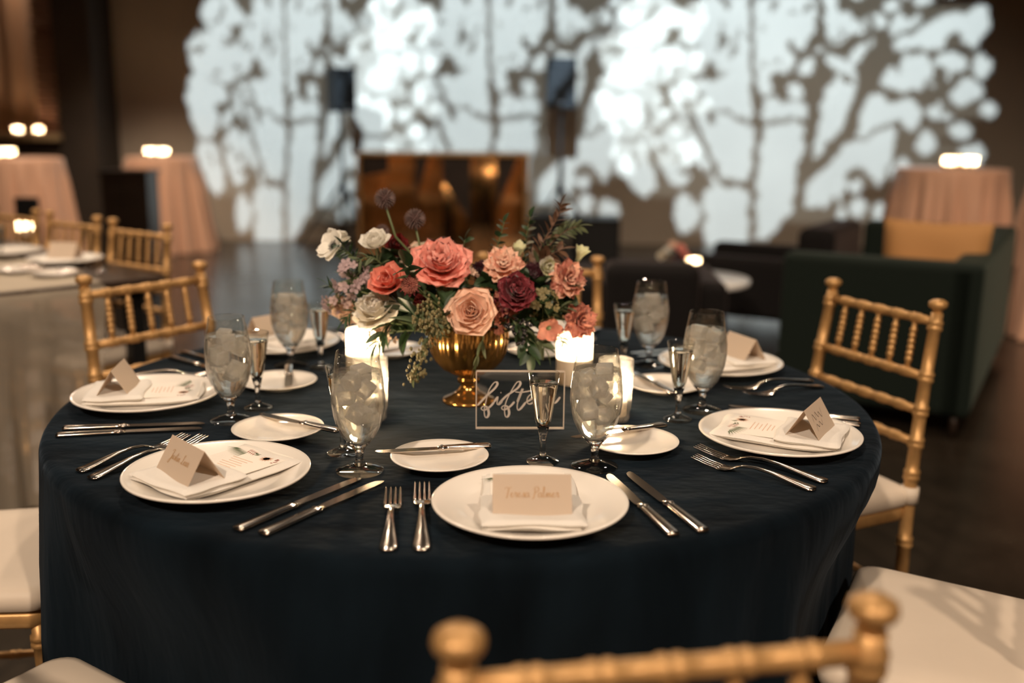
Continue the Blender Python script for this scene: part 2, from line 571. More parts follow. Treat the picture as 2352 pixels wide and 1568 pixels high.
# ------------------------------------------------------------------ tree pattern projectors (gobos)
def gobo_mask():
    """dark/clear stencil of a leafy tree in the coordinates of the far-wall picture of one projector"""
    X0, X1, Y0, Y1, st = 1330, 2330, -140, 600, 4.0
    nx, ny = int((X1 - X0) / st), int((Y1 - Y0) / st)
    gx, gy = np.meshgrid(X0 + (np.arange(nx) + .5) * st, Y0 + (np.arange(ny) + .5) * st)
    clear = np.zeros((ny, nx), bool)
    gx0_, gy0_ = gx.copy(), gy.copy()
    gx = gx + 5 * np.sin(gy0_ / 8.0 + 2.5 * np.sin(gx0_ / 21.0)) * np.sin(gx0_ / 15.0 + gy0_ / 31.0)
    gy = gy + 5 * np.sin(gx0_ / 7.0 + 2.5 * np.sin(gy0_ / 19.0)) * np.sin(gy0_ / 13.0 - gx0_ / 27.0)

    def poly(pts):
        ins = np.zeros_like(clear)
        n = len(pts)
        for i in range(n):
            (xa, ya), (xb, yb) = pts[i], pts[(i + 1) % n]
            c = ((ya > gy) != (yb > gy))
            xi = xa + (gy - ya) * (xb - xa) / ((yb - ya) if abs(yb - ya) > 1e-9 else 1e-9)
            ins ^= c & (gx < xi)
        return ins

    def smooth(pts):
        out = []
        n = len(pts)
        for i in range(n):
            p0, p1, p2, p3 = (pts[(i + j - 1) % n] for j in range(4))
            for t in (0, .33, .66):
                out.append(tuple(.5 * (2 * b_ + (c_ - a_) * t + (2 * a_ - 5 * b_ + 4 * c_ - d_) * t * t + (3 * b_ - a_ - 3 * c_ + d_) * t ** 3)
                                 for a_, b_, c_, d_ in zip(p0, p1, p2, p3)))
        return out

    def ell(x, y, a, b_):
        return ((gx - x) / a) ** 2 + ((gy - y) / b_) ** 2 < 1

    def stroke(pts, w0, w1):
        o = np.zeros_like(clear)
        n = len(pts) - 1
        for i in range(n):
            (xa, ya), (xb, yb) = pts[i], pts[i + 1]
            L2 = (xb - xa) ** 2 + (yb - ya) ** 2
            t = np.clip(((gx - xa) * (xb - xa) + (gy - ya) * (yb - ya)) / L2, 0, 1)
            d = np.hypot(gx - xa - t * (xb - xa), gy - ya - t * (yb - ya))
            w = w0 + (w1 - w0) * (i + t) / n
            o |= d < w / 2
        return o

    RT = lambda p: (1350 + p[0] / 2.347, p[1] / 2.347)
    LF = lambda p: (1743 + (400 + p[0] / 2.352 - 664) / .63, p[1] / 2.352 - 4)
    rp = [
        [(1640, 230), (1760, 170), (1870, 100), (1950, 75), (2050, 60), (2110, 20), (2175, 100), (2120, 200), (2090, 255), (2030, 240), (1990, 170), (1930, 210), (1900, 270), (1780, 260), (1680, 270)],
        [(1630, 180), (1640, 110), (1690, 70), (1740, 100), (1790, 70), (1800, 110), (1720, 160), (1650, 195)],
        [(1890, 280), (2000, 290), (2045, 320), (2030, 370), (1960, 390), (1910, 350)],
        [(1960, 490), (2010, 440), (2080, 420), (2130, 480), (2110, 530), (2000, 570), (1965, 540)],
        [(1820, 700), (1880, 780), (1830, 830), (1760, 810)],
        [(1990, 810), (2040, 790), (2110, 780), (2135, 830), (2110, 900), (2020, 890)],
        [(1580, 430), (1640, 360), (1690, 390), (1690, 300), (1760, 290), (1840, 310), (1870, 420), (1820, 420), (1800, 480), (1700, 490), (1600, 470)],
        [(1290, 310), (1330, 290), (1400, 330), (1440, 260), (1500, 230), (1530, 260), (1450, 330), (1430, 380), (1340, 380), (1280, 340)],
        [(1500, 520), (1560, 500), (1660, 560), (1730, 530), (1790, 570), (1790, 660), (1740, 710), (1700, 660), (1620, 660), (1540, 700), (1450, 740), (1470, 640)],
        [(1330, 430), (1360, 410), (1390, 450), (1460, 440), (1440, 560), (1370, 700), (1260, 870), (1210, 850), (1230, 750), (1260, 600), (1270, 500)],
        [(1640, 690), (1660, 720), (1640, 850), (1600, 950), (1570, 1000), (1520, 930), (1440, 900), (1390, 930), (1420, 980), (1470, 960), (1480, 1010), (1430, 1040), (1380, 1000), (1370, 1100), (1320, 1060), (1280, 1120), (1170, 1110), (1150, 1080), (1200, 970), (1300, 880), (1400, 780), (1520, 740), (1600, 690)],
        [(960, 690), (1060, 660), (1150, 670), (1170, 700), (1160, 830), (1120, 930), (1110, 1100), (1060, 1180), (960, 1220), (930, 1170), (905, 1080), (920, 900), (940, 750)],
        [(945, 540), (1010, 530), (1070, 555), (1150, 545), (1195, 580), (1190, 640), (1130, 640), (1070, 630), (1000, 660), (945, 650)],
        [(630, 520), (660, 450), (740, 400), (810, 390), (870, 450), (895, 520), (895, 650), (800, 620), (700, 580)],
        [(620, 640), (690, 630), (760, 630), (880, 690), (905, 740), (890, 860), (860, 965), (810, 980), (740, 940), (690, 850), (640, 770)],
        [(640, 1080), (700, 1000), (760, 975), (860, 1030), (880, 1110), (890, 1310), (640, 1310), (640, 1160)],
        [(890, 100), (910, 0), (1200, -30), (1235, 100), (1190, 200), (1170, 280), (1120, 250), (1100, 210), (1070, 240), (1030, 210), (1010, 300), (1100, 290), (1120, 330), (1060, 380), (1020, 390), (990, 340), (930, 360), (905, 370), (890, 250)],
        [(1280, 100), (1260, 40), (1240, -30), (1330, -30), (1350, 60), (1400, 70), (1430, 100), (1480, 130), (1490, 180), (1420, 190), (1370, 240), (1300, 230)],
        [(620, 0), (840, -20), (870, 60), (875, 330), (800, 370), (770, 290), (700, 300), (640, 210), (600, 150)],
        [(1530, 1140), (1560, 1110), (1620, 1100), (1650, 1120), (1640, 1190), (1540, 1190)],
        [(1350, 1120), (1390, 1130), (1390, 1180), (1350, 1180)],
        [(1640, 900), (1700, 860), (1750, 880), (1730, 950), (1650, 970)],
    ]
    for q in rp:
        clear |= poly(smooth([RT(p) for p in q]))
    for x, y, a_, b_ in [(1550, 115, 60, 45), (1640, 30, 45, 32), (1800, 0, 60, 25), (2125, 360, 50, 65), (1865, 600, 50, 38), (2160, 590, 42, 45),
                         (2010, 705, 55, 50), (1185, 360, 52, 52), (955, 460, 40, 55), (1115, 490, 42, 45), (745, 350, 45, 40), (840, 280, 35, 45),
                         (1460, 1120, 45, 55), (1700, -60, 60, 45), (1950, -70, 90, 50), (1450, -60, 80, 50), (1050, -120, 120, 60), (760, -130, 110, 70)]:
        q = RT((x, y))
        clear |= ell(q[0], q[1], a_ / 2.347, b_ / 2.347)
    lp = [
        [(160, 20), (200, 0), (280, -20), (380, 100), (370, 140), (300, 160), (310, 220), (270, 250), (200, 180), (150, 120)],
        [(80, 230), (150, 180), (230, 200), (270, 270), (350, 220), (400, 100), (480, 80), (500, 170), (480, 250), (500, 300), (540, 260), (590, 100), (560, 40), (600, 0), (640, 120), (720, 250), (730, 340), (670, 400), (650, 450), (560, 450), (520, 380), (420, 330), (400, 400), (320, 440), (290, 470), (200, 430), (110, 400), (75, 320)],
        [(100, 410), (200, 440), (290, 500), (280, 560), (220, 570), (240, 650), (220, 740), (150, 760), (110, 700), (70, 560), (70, 500)],
        [(320, 480), (420, 440), (490, 460), (470, 530), (400, 560), (330, 550)],
        [(420, 580), (470, 520), (530, 490), (570, 530), (590, 620), (590, 680), (500, 670), (440, 640)],
        [(300, 590), (330, 620), (280, 700), (250, 660)],
        [(120, 790), (200, 780), (240, 830), (270, 960), (260, 1040), (210, 1060), (160, 950)],
        [(270, 760), (320, 700), (360, 740), (390, 900), (370, 1000), (330, 1010), (280, 900)],
        [(480, 690), (600, 690), (630, 760), (630, 900), (570, 930), (530, 880), (470, 760)],
        [(530, 960), (580, 940), (630, 980), (680, 1100), (690, 1200), (660, 1290), (540, 1290), (520, 1150)],
    ]
    for q in lp:
        clear |= poly(smooth([LF(p) for p in q]))
    for q, w in (([(350, 560), (430, 690), (530, 1000)], 74), ([(395, 770), (510, 1020)], 80)):
        clear |= stroke([LF(p) for p in q], w / 1.9, w / 2.1)
    for x, y, a_, b_ in [(375, 1160, 45, 100), (470, 1110, 42, 110), (250, -60, 70, 50), (430, -70, 80, 60), (600, -80, 60, 60)]:
        q = LF((x, y))
        clear |= ell(q[0], q[1], a_ / 1.48, b_ / 2.352)
    for q, w0, w1 in [
        ([(880, -300), (884, 200), (895, 500), (915, 750), (890, 1000), (885, 1310)], 22, 44),
        ([(1230, -300), (1262, 150), (1205, 600), (1182, 850), (1130, 1150)], 30, 60),
        ([(1530, 240), (1480, 480), (1400, 700), (1190, 940)], 60, 60),
        ([(490, 470), (600, 720), (720, 985), (880, 1000)], 26, 44),
        ([(640, 590), (760, 610), (910, 690)], 14, 20),
        ([(560, 430), (680, 660)], 22, 26),
        ([(930, 675), (1070, 640), (1190, 660)], 20, 26),
        ([(700, 290), (730, 120)], 22, 10), ([(770, 300), (830, 150)], 16, 8), ([(1540, 160), (1480, -100)], 30, 20),
    ]:
        clear &= ~stroke([RT(p) for p in q], w0 / 2.347, w1 / 2.347)
    lq = random.Random(21)

    def leaves(n, x0, x1, y0, y1, val):
        nonlocal clear
        for _ in range(n):
            x, y, a, L = lq.uniform(x0, x1), lq.uniform(y0, y1), lq.uniform(0, PI), lq.uniform(11, 21)
            dx, dy = (gx0_ - x) * cos(a) + (gy0_ - y) * sin(a), -(gx0_ - x) * sin(a) + (gy0_ - y) * cos(a)
            hit = (np.abs(dy) < .42 * (L - np.abs(dx)) * (1 - .3 * np.abs(dx) / L)) & (np.abs(dx) < L)
            clear = clear | hit if val else clear & ~hit
    leaves(34, 1370, 1640, -120, 170, False)
    leaves(24, 1640, 2000, -120, 150, False)
    leaves(14, 1380, 1640, 330, 470, False)
    leaves(16, 1950, 2230, -60, 330, True)
    leaves(10, 1640, 1950, -100, 190, True)
    clear[:2] = clear[-2:] = False
    clear[:, :2] = clear[:, -2:] = False
    return clear, X0, Y0, st


def stencil_glass():
    M = bpy.data.materials.new('printed_stencil_glass')
    M.use_nodes = True
    nt = M.node_tree
    t = nt.nodes.new('ShaderNodeBsdfTransparent')
    ms = nt.nodes.new('ShaderNodeMixShader')
    t.inputs['Color'].default_value = (1.0, 0.84, 0.68, 1)
    ms.inputs[0].default_value = 0.14
    b_ = nt.nodes['Principled BSDF']
    b_.inputs['Base Color'].default_value = (.01, .01, .01, 1)
    nt.links.new(b_.outputs[0], ms.inputs[1])
    nt.links.new(t.outputs[0], ms.inputs[2])
    nt.links.new(ms.outputs[0], nt.nodes['Material Output'].inputs['Surface'])
    return M


M_STENCIL = stencil_glass()
GM, GX0, GY0, GST = gobo_mask()
LPOS = [(-2.6, 3.2, 4.75), (0.0, 3.2, 4.75), (2.4, 3.2, 4.75)]
MAPS = [(664, .63, -1), (1138, .91, -9), (1743, 1.0, 0)]
GOBO_W = [6600, 6600, 7400]
for (lx, ly, lz), (mx0, ms, mdy), gw in zip(LPOS, MAPS, GOBO_W):
    L = Vector((lx, ly, lz))
    ctr = YD(mx0 + ms * 90, 230 + mdy, WALL_Y)
    ax = (ctr - L).normalized()
    dpl = 0.55
    ny, nx = GM.shape

    def plate(xp, yp):
        w = YD(mx0 + ms * (xp - 1743), yp + mdy, WALL_Y)
        d = w - L
        return L + d * (dpl / d.dot(ax))

    v, f, leak = [], [], []
    for j in range(ny):
        i = 0
        while i < nx:
            if GM[j, i]:
                i += 1
                continue
            k = i
            while k < nx and not GM[j, k]:
                k += 1
            a_ = GX0 - (60 if i == 0 else 0)
            xa, xb = (GX0 + i * GST - (420 if i == 0 else 0)), (GX0 + k * GST + (420 if k == nx else 0))
            ya, yb = GY0 + j * GST - (420 if j == 0 else 0), GY0 + (j + 1) * GST + (420 if j == ny - 1 else 0)
            n0 = len(v)
            v += [plate(xa, ya), plate(xb, ya), plate(xb, yb), plate(xa, yb)]
            (f if i == 0 or k == nx or j in (0, ny - 1) else leak).append((n0, n0 + 1, n0 + 2, n0 + 3))
            i = k
    pr = empty('pattern_projector', L, 0, 'black ceiling projector with leafy tree stencil aimed ' + {664: 'beside the curtained alcove', 1138: 'above the mirrored bar', 1743: 'above the lounge'}[mx0], 'projector', 'tree pattern projectors')
    v = [p - L for p in v]
    MB().add(v, f).obj('stencil_frame', M_BLACK, pr, smooth=False)
    MB().add(v, leak).obj('stencil', M_STENCIL, pr, smooth=False)
    q = ax.to_track_quat('Z', 'Y').to_matrix().to_4x4()
    hb = MB().box(-.14, .14, -.11, .11, -.42, -.06, q).obj('housing', M_BLACK, pr, smooth=False)
    MB().tube([ax * -.2, Vector((0, -.05, CEIL - lz)) - ax * .2], .015).obj('hanger', M_BLACK, pr)
    sp = lamp('projector_offscreen', 'SPOT', L, ctr, gw, (0.62, 0.84, 1.05), 0.0015, 46, 0.0)
    ext = max((plate(x, y) - L).angle(ax) for x in (GX0, GX0 + nx * GST) for y in (GY0, GY0 + ny * GST))
    sp.data.spot_size = min(2 * ext + .02, R_(70))


# ================================================================== ROUND NAVY TABLE
TZ = 0.762
TC = Vector((-0.0857, 1.9034, 0))
TR = 0.765
tb = empty('round_table', (TC.x, TC.y, 0), 0, 'round banquet table hidden under the navy velvet cloth', 'table')
MB().lathe([(0, .735), (TR - .02, .735), (TR - .02, .757), (0, .757)], 48).obj('tabletop', M_DARKWOOD, tb)
for k in range(4):
    a = PI / 4 + k * PI / 2
    MB().tube([(.5 * cos(a), .5 * sin(a), .735), (.55 * cos(a), .55 * sin(a), 0)], .018).obj('leg', M_BLACK, tb)
CH = {1: (-79.85, .985), 2: (-124.3, .955), 3: (-172.0, .955), 4: (143.8, .835), 5: (80.5, .775), 6: (23.7, .82), 7: (-27.5, .935)}
rc = random.Random(4)
FOLD = [(rc.uniform(0, 2 * PI), n, rc.uniform(.5, 1)) for n in (7, 11, 14, 19, 23, 31)]


def fold(t):
    return sum(a * sin(n * t + p) / (n ** .25) for p, n, a in FOLD) / 2.4


v, f = [], []
NA = 300
rings = [(r, TZ) for r in (0.0001, .1, .2, .3, .4, .5, .6, .66, .70, .73, .75)]
drop = [(.758, .7615), (.7645, .759), (.769, .753), (.772, .745)]
skirt = [.735, .72, .70, .67, .63, .58, .52, .45, .36, .26, .15, .05, .008]
for r, z in rings:
    for k in range(NA):
        a = 2 * PI * k / NA
        zz = z + (.0012 * sin(a * 5 + r * 9) * sin(r * 14 + 2 * a) if .3 < r < .74 else 0)
        v.append((r * cos(a), r * sin(a), min(zz, TZ)))
for r, z in drop:
    for k in range(NA):
        a = 2 * PI * k / NA
        v.append((r * cos(a), r * sin(a), z))
for z in skirt:
    d = (.745 - z) / .74
    for k in range(NA):
        a = 2 * PI * k / NA
        q = fold(a + .05 * sin(3 * d + a * 2))
        r = .772 + .030 * d + (.075 * d ** .7) * max(-.30, q) + .007 * d * sin(40 * a)
        for th_, rc_ in CH.values():
            da = (a - R_(th_) + PI) % (2 * PI) - PI
            lim = (rc_ - .226) / max(.5, cos(da)) + .03 * d * q
            if abs(da) < .55 and r > lim:
                k1 = min(1, max(0, (.55 - abs(da)) / .22))
                k2 = min(1, max(0, (.735 - z) / .2))
                r += (lim - r) * k1 * k1 * (3 - 2 * k1) * k2 * k2 * (3 - 2 * k2)
        v.append((r * cos(a), r * sin(a), z))
NR = len(rings) + len(drop) + len(skirt)
for i in range(NR - 1):
    for k in range(NA):
        k2 = (k + 1) % NA
        f.append((i * NA + k, (i + 1) * NA + k, (i + 1) * NA + k2, i * NA + k2))
cl = MB().add(v, f).obj('tablecloth', M_NAVY)
cl.location = (TC.x, TC.y, 0)
tag(cl, 'floor-length dark navy velvet cloth over the round banquet table', 'tablecloth')

PLACE_NAME = {1: "at the acrylic sign's place", 2: "one place clockwise from the acrylic sign", 3: "two places clockwise from the acrylic sign",
              4: "three places clockwise from the acrylic sign", 5: "three places counterclockwise from the acrylic sign",
              6: "two places counterclockwise from the acrylic sign", 7: "one place counterclockwise from the acrylic sign"}
THETA = {1: -79.64, 2: -124.3, 3: -172.3, 4: 138.5, 5: 81.0, 6: 22.77, 7: -28.1}


def at(s, tan, rad, z=TZ):
    t = R_(THETA[s])
    return Vector((TC.x + rad * cos(t) - tan * sin(t), TC.y + rad * sin(t) + tan * cos(t), z))


def yaw(s):
    return R_(THETA[s] + 90)      # local +Y looks at the table centre


# ------------------------------------------------------------------ chiavari chair
def ringed(p0, p1, r, rings, rr, n=10):
    """turned bamboo rod with raised rings at the given fractions"""
    p0, p1 = Vector(p0), Vector(p1)
    L = (p1 - p0).length
    st = [(0.0, r), (1.0, r)]
    for t in rings:
        h = .006 / L
        st += [(t - 2.2 * h, r), (t - 1.6 * h, rr), (t - .5 * h, rr), (t, r * .96), (t + .5 * h, rr), (t + 1.6 * h, rr), (t + 2.2 * h, r)]
    st = sorted((min(1, max(0, a)), b) for a, b in st)
    return [p0.lerp(p1, a) for a, _ in st], [b for _, b in st], n


def make_chair():
    c = empty('chiavari_chair')
    # seat frame
    def seat_outline(inset, z):
        w0, w1, d0, d1 = .185 - inset, .205 - inset, -.19 + inset, .20 - inset
        pts = []
        cr = .035
        for (x, y), (sx, sy) in zip([(-w0, d0), (w0, d0), (w1, d1), (-w1, d1)], [(1, 1), (-1, 1), (-1, -1), (1, -1)]):
            a0 = {(1, 1): PI, (-1, 1): 1.5 * PI, (-1, -1): 0, (1, -1): .5 * PI}[(sx, sy)]
            for k in range(6):
                a = a0 + k / 5 * PI / 2
                pts.append((x + sx * cr + cr * cos(a), y + sy * cr + cr * sin(a), z))
        return pts

    def slab(levels):
        v, f = [], []
        for ins, z in levels:
            v += seat_outline(ins, z)
        n = 24
        for i in range(len(levels) - 1):
            for k in range(n):
                f.append((i * n + k, i * n + (k + 1) % n, (i + 1) * n + (k + 1) % n, (i + 1) * n + k))
        f.append(tuple(range(n))[::-1])
        f.append(tuple((len(levels) - 1) * n + k for k in range(n)))
        return MB().add(v, f)
    slab([(.004, .415), (0, .42), (0, .44), (.004, .445)]).obj('seat_frame', M_GOLD, c)
    slab([(.006, .445), (-.004, .452), (-.006, .472), (.0, .485), (.014, .491), (.05, .494)]).obj('cushion', M_PAD, c)
    # back posts
    for s in (-1, 1):
        path = [(s * .170, -.205, 0), (s * .178, -.188, .22), (s * .180, -.185, .43), (s * .178, -.190, .55), (s * .174, -.205, .72), (s * .168, -.228, .888)]
        allp, allr = [], []
        ringz = [.10, .22, .36, .52, .595, .668, .745, .86]
        zz = sorted(set([0, .888] + [z + d for z in ringz for d in (-.013, -.010, -.003, 0, .003, .010, .013)] + [k * .05 for k in range(1, 17)]))
        for z in zz:
            for i in range(len(path) - 1):
                if path[i][2] <= z <= path[i + 1][2] + 1e-9:
                    t = (z - path[i][2]) / (path[i + 1][2] - path[i][2])
                    p = Vector(path[i]).lerp(Vector(path[i + 1]), t)
                    break
            r = .0135 + .003 * (1 - min(1, z / .9))
            for q in ringz:
                if abs(z - q) < .0105:
                    r += .0035 if abs(z - q) > .001 else .001
            allp.append(p)
            allr.append(r)
        leg = MB().tube(allp, allr, 12).obj('leg', M_GOLD, c)
        fz = MB()
        fz.lathe([(.0, .883), (.011, .884), (.010, .892), (.012, .896), (.019, .901), (.021, .907), (.0195, .913), (.012, .918), (0, .9195)], 16)
        fz.v = [(x + s * .168, y - .228, z) for x, y, z in fz.v]
        fz.obj('finial', M_GOLD, leg)
        MB().tube([(s * .180, -.186, .455), (s * .179, -.187, .492)], .0205, 14).obj('cushion_strap', M_PAD, c)
        # front legs
        p, r, n = ringed((s * .188, .178, .42), (s * .188, .185, 0), .014, [.08, .3, .55, .8], .018)
        MB().tube(p, r, n).obj('leg', M_GOLD, c)
        # side stretchers
        for z in (.16, .27):
            p, r, n = ringed((s * .188, .182, z), (s * .178, -.192, z), .0085, [.25, .5, .75], .0105, 8)
            MB().tube(p, r, n).obj('stretcher', M_GOLD, c)
    for z in (.20, .31):
        p, r, n = ringed((-.188, .182, z), (.188, .182, z), .0085, [.25, .5, .75], .0105, 8)
        MB().tube(p, r, n).obj('stretcher', M_GOLD, c)
    p, r, n = ringed((-.177, -.190, .23), (.177, -.190, .23), .0085, [.25, .5, .75], .0105, 8)
    MB().tube(p, r, n).obj('stretcher', M_GOLD, c)

    def by(z):
        return -.190 - (z - .55) * .0882 if z < .72 else -.205 - (z - .72) * .137
    for z in (.595, .668, .745, .868):
        x = .172
        p, r, n = ringed((-x, by(z), z), (x, by(z), z), .0105, [.17, .335, .5, .665, .83], .0125)
        MB().tube(p, r, n).obj('back_rail', M_GOLD, c)
    for k in range(5):
        x = -.115 + k * .0575
        p, r, n = ringed((x, by(.745), .745), (x * .97, by(.868), .868), .0062, [.28, .5, .72], .0088, 8)
        MB().tube(p, r, n).obj('spindle', M_GOLD, c)
    return c


chair0, chair_used = make_chair(), []
for s, (th, r) in CH.items():
    t = R_(th)
    place(chair0, chair_used, (TC.x + r * cos(t), TC.y + r * sin(t), 0), R_(th + 90),
          'gold chiavari chair with cream cushion, pulled up ' + PLACE_NAME[s], 'chair', 'gold chairs around the round navy table')

# ------------------------------------------------------------------ plates
P_DIN = [(0, .004), (.045, .004), (.048, 0), (.056, 0), (.060, .004), (.085, .008), (.115, .014), (.132, .0195), (.1348, .0215), (.1350, .0235), (.1335, .0245),
         (.128, .0230), (.112, .0180), (.094, .0125), (.088, .0105), (.060, .0095), (0, .0095)]
P_BRD = [(0, .003), (.028, .003), (.030, 0), (.036, 0), (.038, .003), (.055, .007), (.070, .012), (.0768, .0150), (.0774, .0165), (.0765, .0175),
         (.070, .0150), (.055, .0095), (.048, .0075), (.03, .0068), (0, .0068)]
din_me = MB().lathe(P_DIN, 72).mesh('dinner_plate', M_CHINA)
brd_me = MB().lathe(P_BRD, 56).mesh('bread_plate', M_CHINA)
DPOS = {1: (0, .626), 2: (0, .615), 3: (0, .610), 4: (0.012, .600), 5: (0, .612), 6: (0, .590), 7: (0, .612)}
BPOS = {1: (-.100, .402), 2: (-.103, .403), 3: (-.095, .376), 4: (-.13, .372), 5: (-.093, .376), 6: (-.108, .385), 7: (-.152, .406)}
for s in range(1, 8):
    o = link('dinner_plate', din_me)
    o.location = at(s, *DPOS[s])
    tag(o, 'large round white dinner plate ' + PLACE_NAME[s], 'plate', 'dinner plates on the round navy table')
    o = link('bread_plate', brd_me)
    o.location = at(s, *BPOS[s])
    tag(o, 'small white bread plate ' + PLACE_NAME[s], 'plate', 'bread plates on the round navy table')


# ------------------------------------------------------------------ cutlery (local: tip towards +Y, end at -Y, length 1 = real metres)
def strip(secs, n=8):
    """flat bar: sections (y, half width, z of centre, half thickness)"""
    v, f = [], []
    for y, hw, z, ht in secs:
        for k in range(n):
            a = 2 * PI * k / n
            ca, sa = cos(a), sin(a)
            v.append((hw * math.copysign(abs(ca) ** .6, ca), y, z + ht * math.copysign(abs(sa) ** .6, sa)))
    for i in range(len(secs) - 1):
        for k in range(n):
            k2 = (k + 1) % n
            f.append((i * n + k, (i + 1) * n + k, (i + 1) * n + k2, i * n + k2))
    f.append(tuple(range(n)))
    f.append(tuple((len(secs) - 1) * n + k for k in range(n))[::-1])
    return MB().add(v, f)


def make_fork(name, L):
    e = empty(name)
    k = L / .20
    h = strip([(-.100 * k, .004, .003, .0015), (-.098 * k, .0095, .003, .0022), (-.093 * k, .0115, .0032, .0024), (-.085 * k, .0115, .004, .0022), (-.06 * k, .0085, .008, .0022), (-.03 * k, .0052, .013, .0022),
               (-.005 * k, .0038, .0150, .0022), (.015 * k, .0036, .0130, .0020), (.028 * k, .0042, .0090, .0018)])
    h.obj('handle', M_STEEL, e)
    hd = strip([(.024 * k, .0042, .0102, .0016), (.032 * k, .009, .0066, .0013), (.040 * k, .0125, .0042, .0012), (.050 * k, .0130, .0034, .0011), (.053 * k, .0130, .0034, .0010)])
    for i in range(4):
        x = -.0103 + i * .00687
        t = strip([(.051 * k, .0026, .0034, .0010), (.056 * k, .0026, .0036, .0011), (.075 * k, .0019, .0062, .0011), (.096 * k, .0013, .0110, .0009), (.1 * k, .0006, .0122, .0005)], 6)
        hd.add([(px + x, py, pz) for px, py, pz in t.v], t.f)
    hd.obj('head', M_STEEL, e)
    return e


def make_knife(name, L):
    e = empty(name)
    k = L / .235
    h = strip([(-.1175 * k, .005, .0035, .002), (-.1165 * k, .0088, .0036, .0033), (-.112 * k, .0096, .0038, .0036), (-.07 * k, .0088, .0040, .0036), (-.03 * k, .0076, .0042, .0036),
               (-.022 * k, .0072, .0042, .0034), (-.020 * k, .0090, .0042, .0040), (-.016 * k, .0090, .0042, .0040), (-.014 * k, .0066, .0042, .0030), (-.008 * k, .0060, .0042, .0024)])
    h.obj('handle', M_STEEL, e)
    v = []
    out = [(-.012, -.0052), (-.006, -.0085), (.03, -.0092), (.075, -.0090), (.1, -.0080), (.111, -.0050), (.1165, .0005), (.1175, .004), (.112, .0065), (.09, .0072), (.03, .0068), (-.012, .0050)]
    n = len(out)
    for z in (.0036, .0048):
        v += [(x, y * k, z) for y, x in out]
    f = [tuple(range(n)), tuple(range(n, 2 * n))[::-1]] + [(i, i + n, (i + 1) % n + n, (i + 1) % n) for i in range(n)]
    MB().add(v, f).obj('blade', M_STEEL, e, smooth=False)
    return e


bigfork, smallfork = (make_fork('dinner_fork', .222), []), (make_fork('salad_fork', .200), [])
knife, bknife = (make_knife('dinner_knife', .238), []), (make_knife('butter_knife', .185), [])


def cut(proto, s, a, b_, label, group, z=TZ, tilt=0.0):
    """a = tip (tan,rad), b_ = end"""
    pa, pb = at(s, *a), at(s, *b_)
    d = pa - pb
    mid = (pa + pb) / 2
    o = place(proto[0], proto[1], (mid.x, mid.y, z), 0, label + ' ' + PLACE_NAME[s], label.split()[-1], group)
    o.rotation_mode = 'QUATERNION'
    o.rotation_quaternion = Quaternion((0, 0, 1), math.atan2(-d.x, d.y)) @ Quaternion((1, 0, 0), tilt)
    return o


KA = {1: ((.147, .498), (.170, .730)), 2: ((.160, .484), (.163, .719)), 3: ((.157, .478), (.161, .718)), 7: ((.150, .480), (.168, .718)), 6: ((.165, .480), (.170, .715)), 4: ((.190, .49), (.195, .726)), 5: ((.165, .48), (.168, .718))}
KB = {1: ((.180, .492), (.213, .725)), 2: ((.195, .474), (.201, .709)), 3: ((.186, .479), (.201, .716)), 7: ((.172, .475), (.204, .710)), 6: ((.20, .480), (.206, .715)), 4: ((.232, .465), (.242, .697)), 5: ((.20, .48), (.205, .715))}
FA = {1: ((-.137, .506), (-.158, .729)), 2: ((-.178, .498), (-.164, .718)), 7: ((-.116, .505), (-.159, .723)), 6: ((-.164, .495), (-.153, .714)), 3: ((-.165, .495), (-.16, .716)), 4: ((-.15, .495), (-.16, .716)), 5: ((-.15, .495), (-.16, .716))}
FB = {1: ((-.180, .523), (-.199, .722)), 2: ((-.206, .512), (-.207, .709)), 7: ((-.168, .518), (-.202, .714)), 6: ((-.215, .505), (-.201, .701)), 3: ((-.205, .512), (-.20, .711)), 4: ((-.195, .512), (-.20, .711)), 5: ((-.195, .512), (-.20, .711))}
BK = {1: ((-.203, .378), (-.010, .370)), 2: ((-.178, .371), (-.008, .362)), 3: ((-.045, .352), (-.20, .364)), 7: ((-.190, .322), (-.055, .420)), 6: ((-.004, .367), (-.184, .355)), 4: ((-.24, .345), (-.06, .35)), 5: ((-.19, .36), (-.01, .36))}
for s in range(1, 8):
    cut(knife, s, *KA[s], 'inner silver dinner knife', 'dinner knives on the round navy table')
    cut(knife, s, *KB[s], 'outer silver dinner knife', 'dinner knives on the round navy table')
    cut(bigfork, s, *FA[s], 'larger inner silver fork', 'forks on the round navy table')
    cut(smallfork, s, *FB[s], 'smaller outer silver fork', 'forks on the round navy table')
    cut(bknife, s, *BK[s], 'silver butter knife', 'butter knives lying across the bread plates', z=TZ + .0135)

# ------------------------------------------------------------------ napkin, menu, place card
rn = random.Random(8)


def pillow(w, l, t, cx, cy, z, bow=0.0, seed=0, nu=18, nv=24, jag=.002):
    q = random.Random(seed)
    ph = [q.uniform(0, 6) for _ in range(6)]

    def fn(u, v, top):
        x, y = (u - .5) * w, (v - .5) * l
        e = min(1, min(u, 1 - u) * w / .008, min(v, 1 - v) * l / .008)
        h = t * math.sqrt(max(0, 1 - (1 - e) ** 2)) * .5
        x += jag * sin(v * 9 + ph[0])
        y += jag * sin(u * 8 + ph[1])
        zz = z + t / 2 + (h if top else -h) + bow * (2 * v - 1) ** 2 + .0012 * sin(u * 7 + ph[2]) * sin(v * 6 + ph[3]) * (1 if top else .2)
        return (cx + x, cy + y, zz)
    m_ = MB()
    m_.grid(lambda u, v: fn(u, v, True), nu, nv)
    m_.grid(lambda u, v: fn(1 - u, v, False), nu, nv)
    return m_


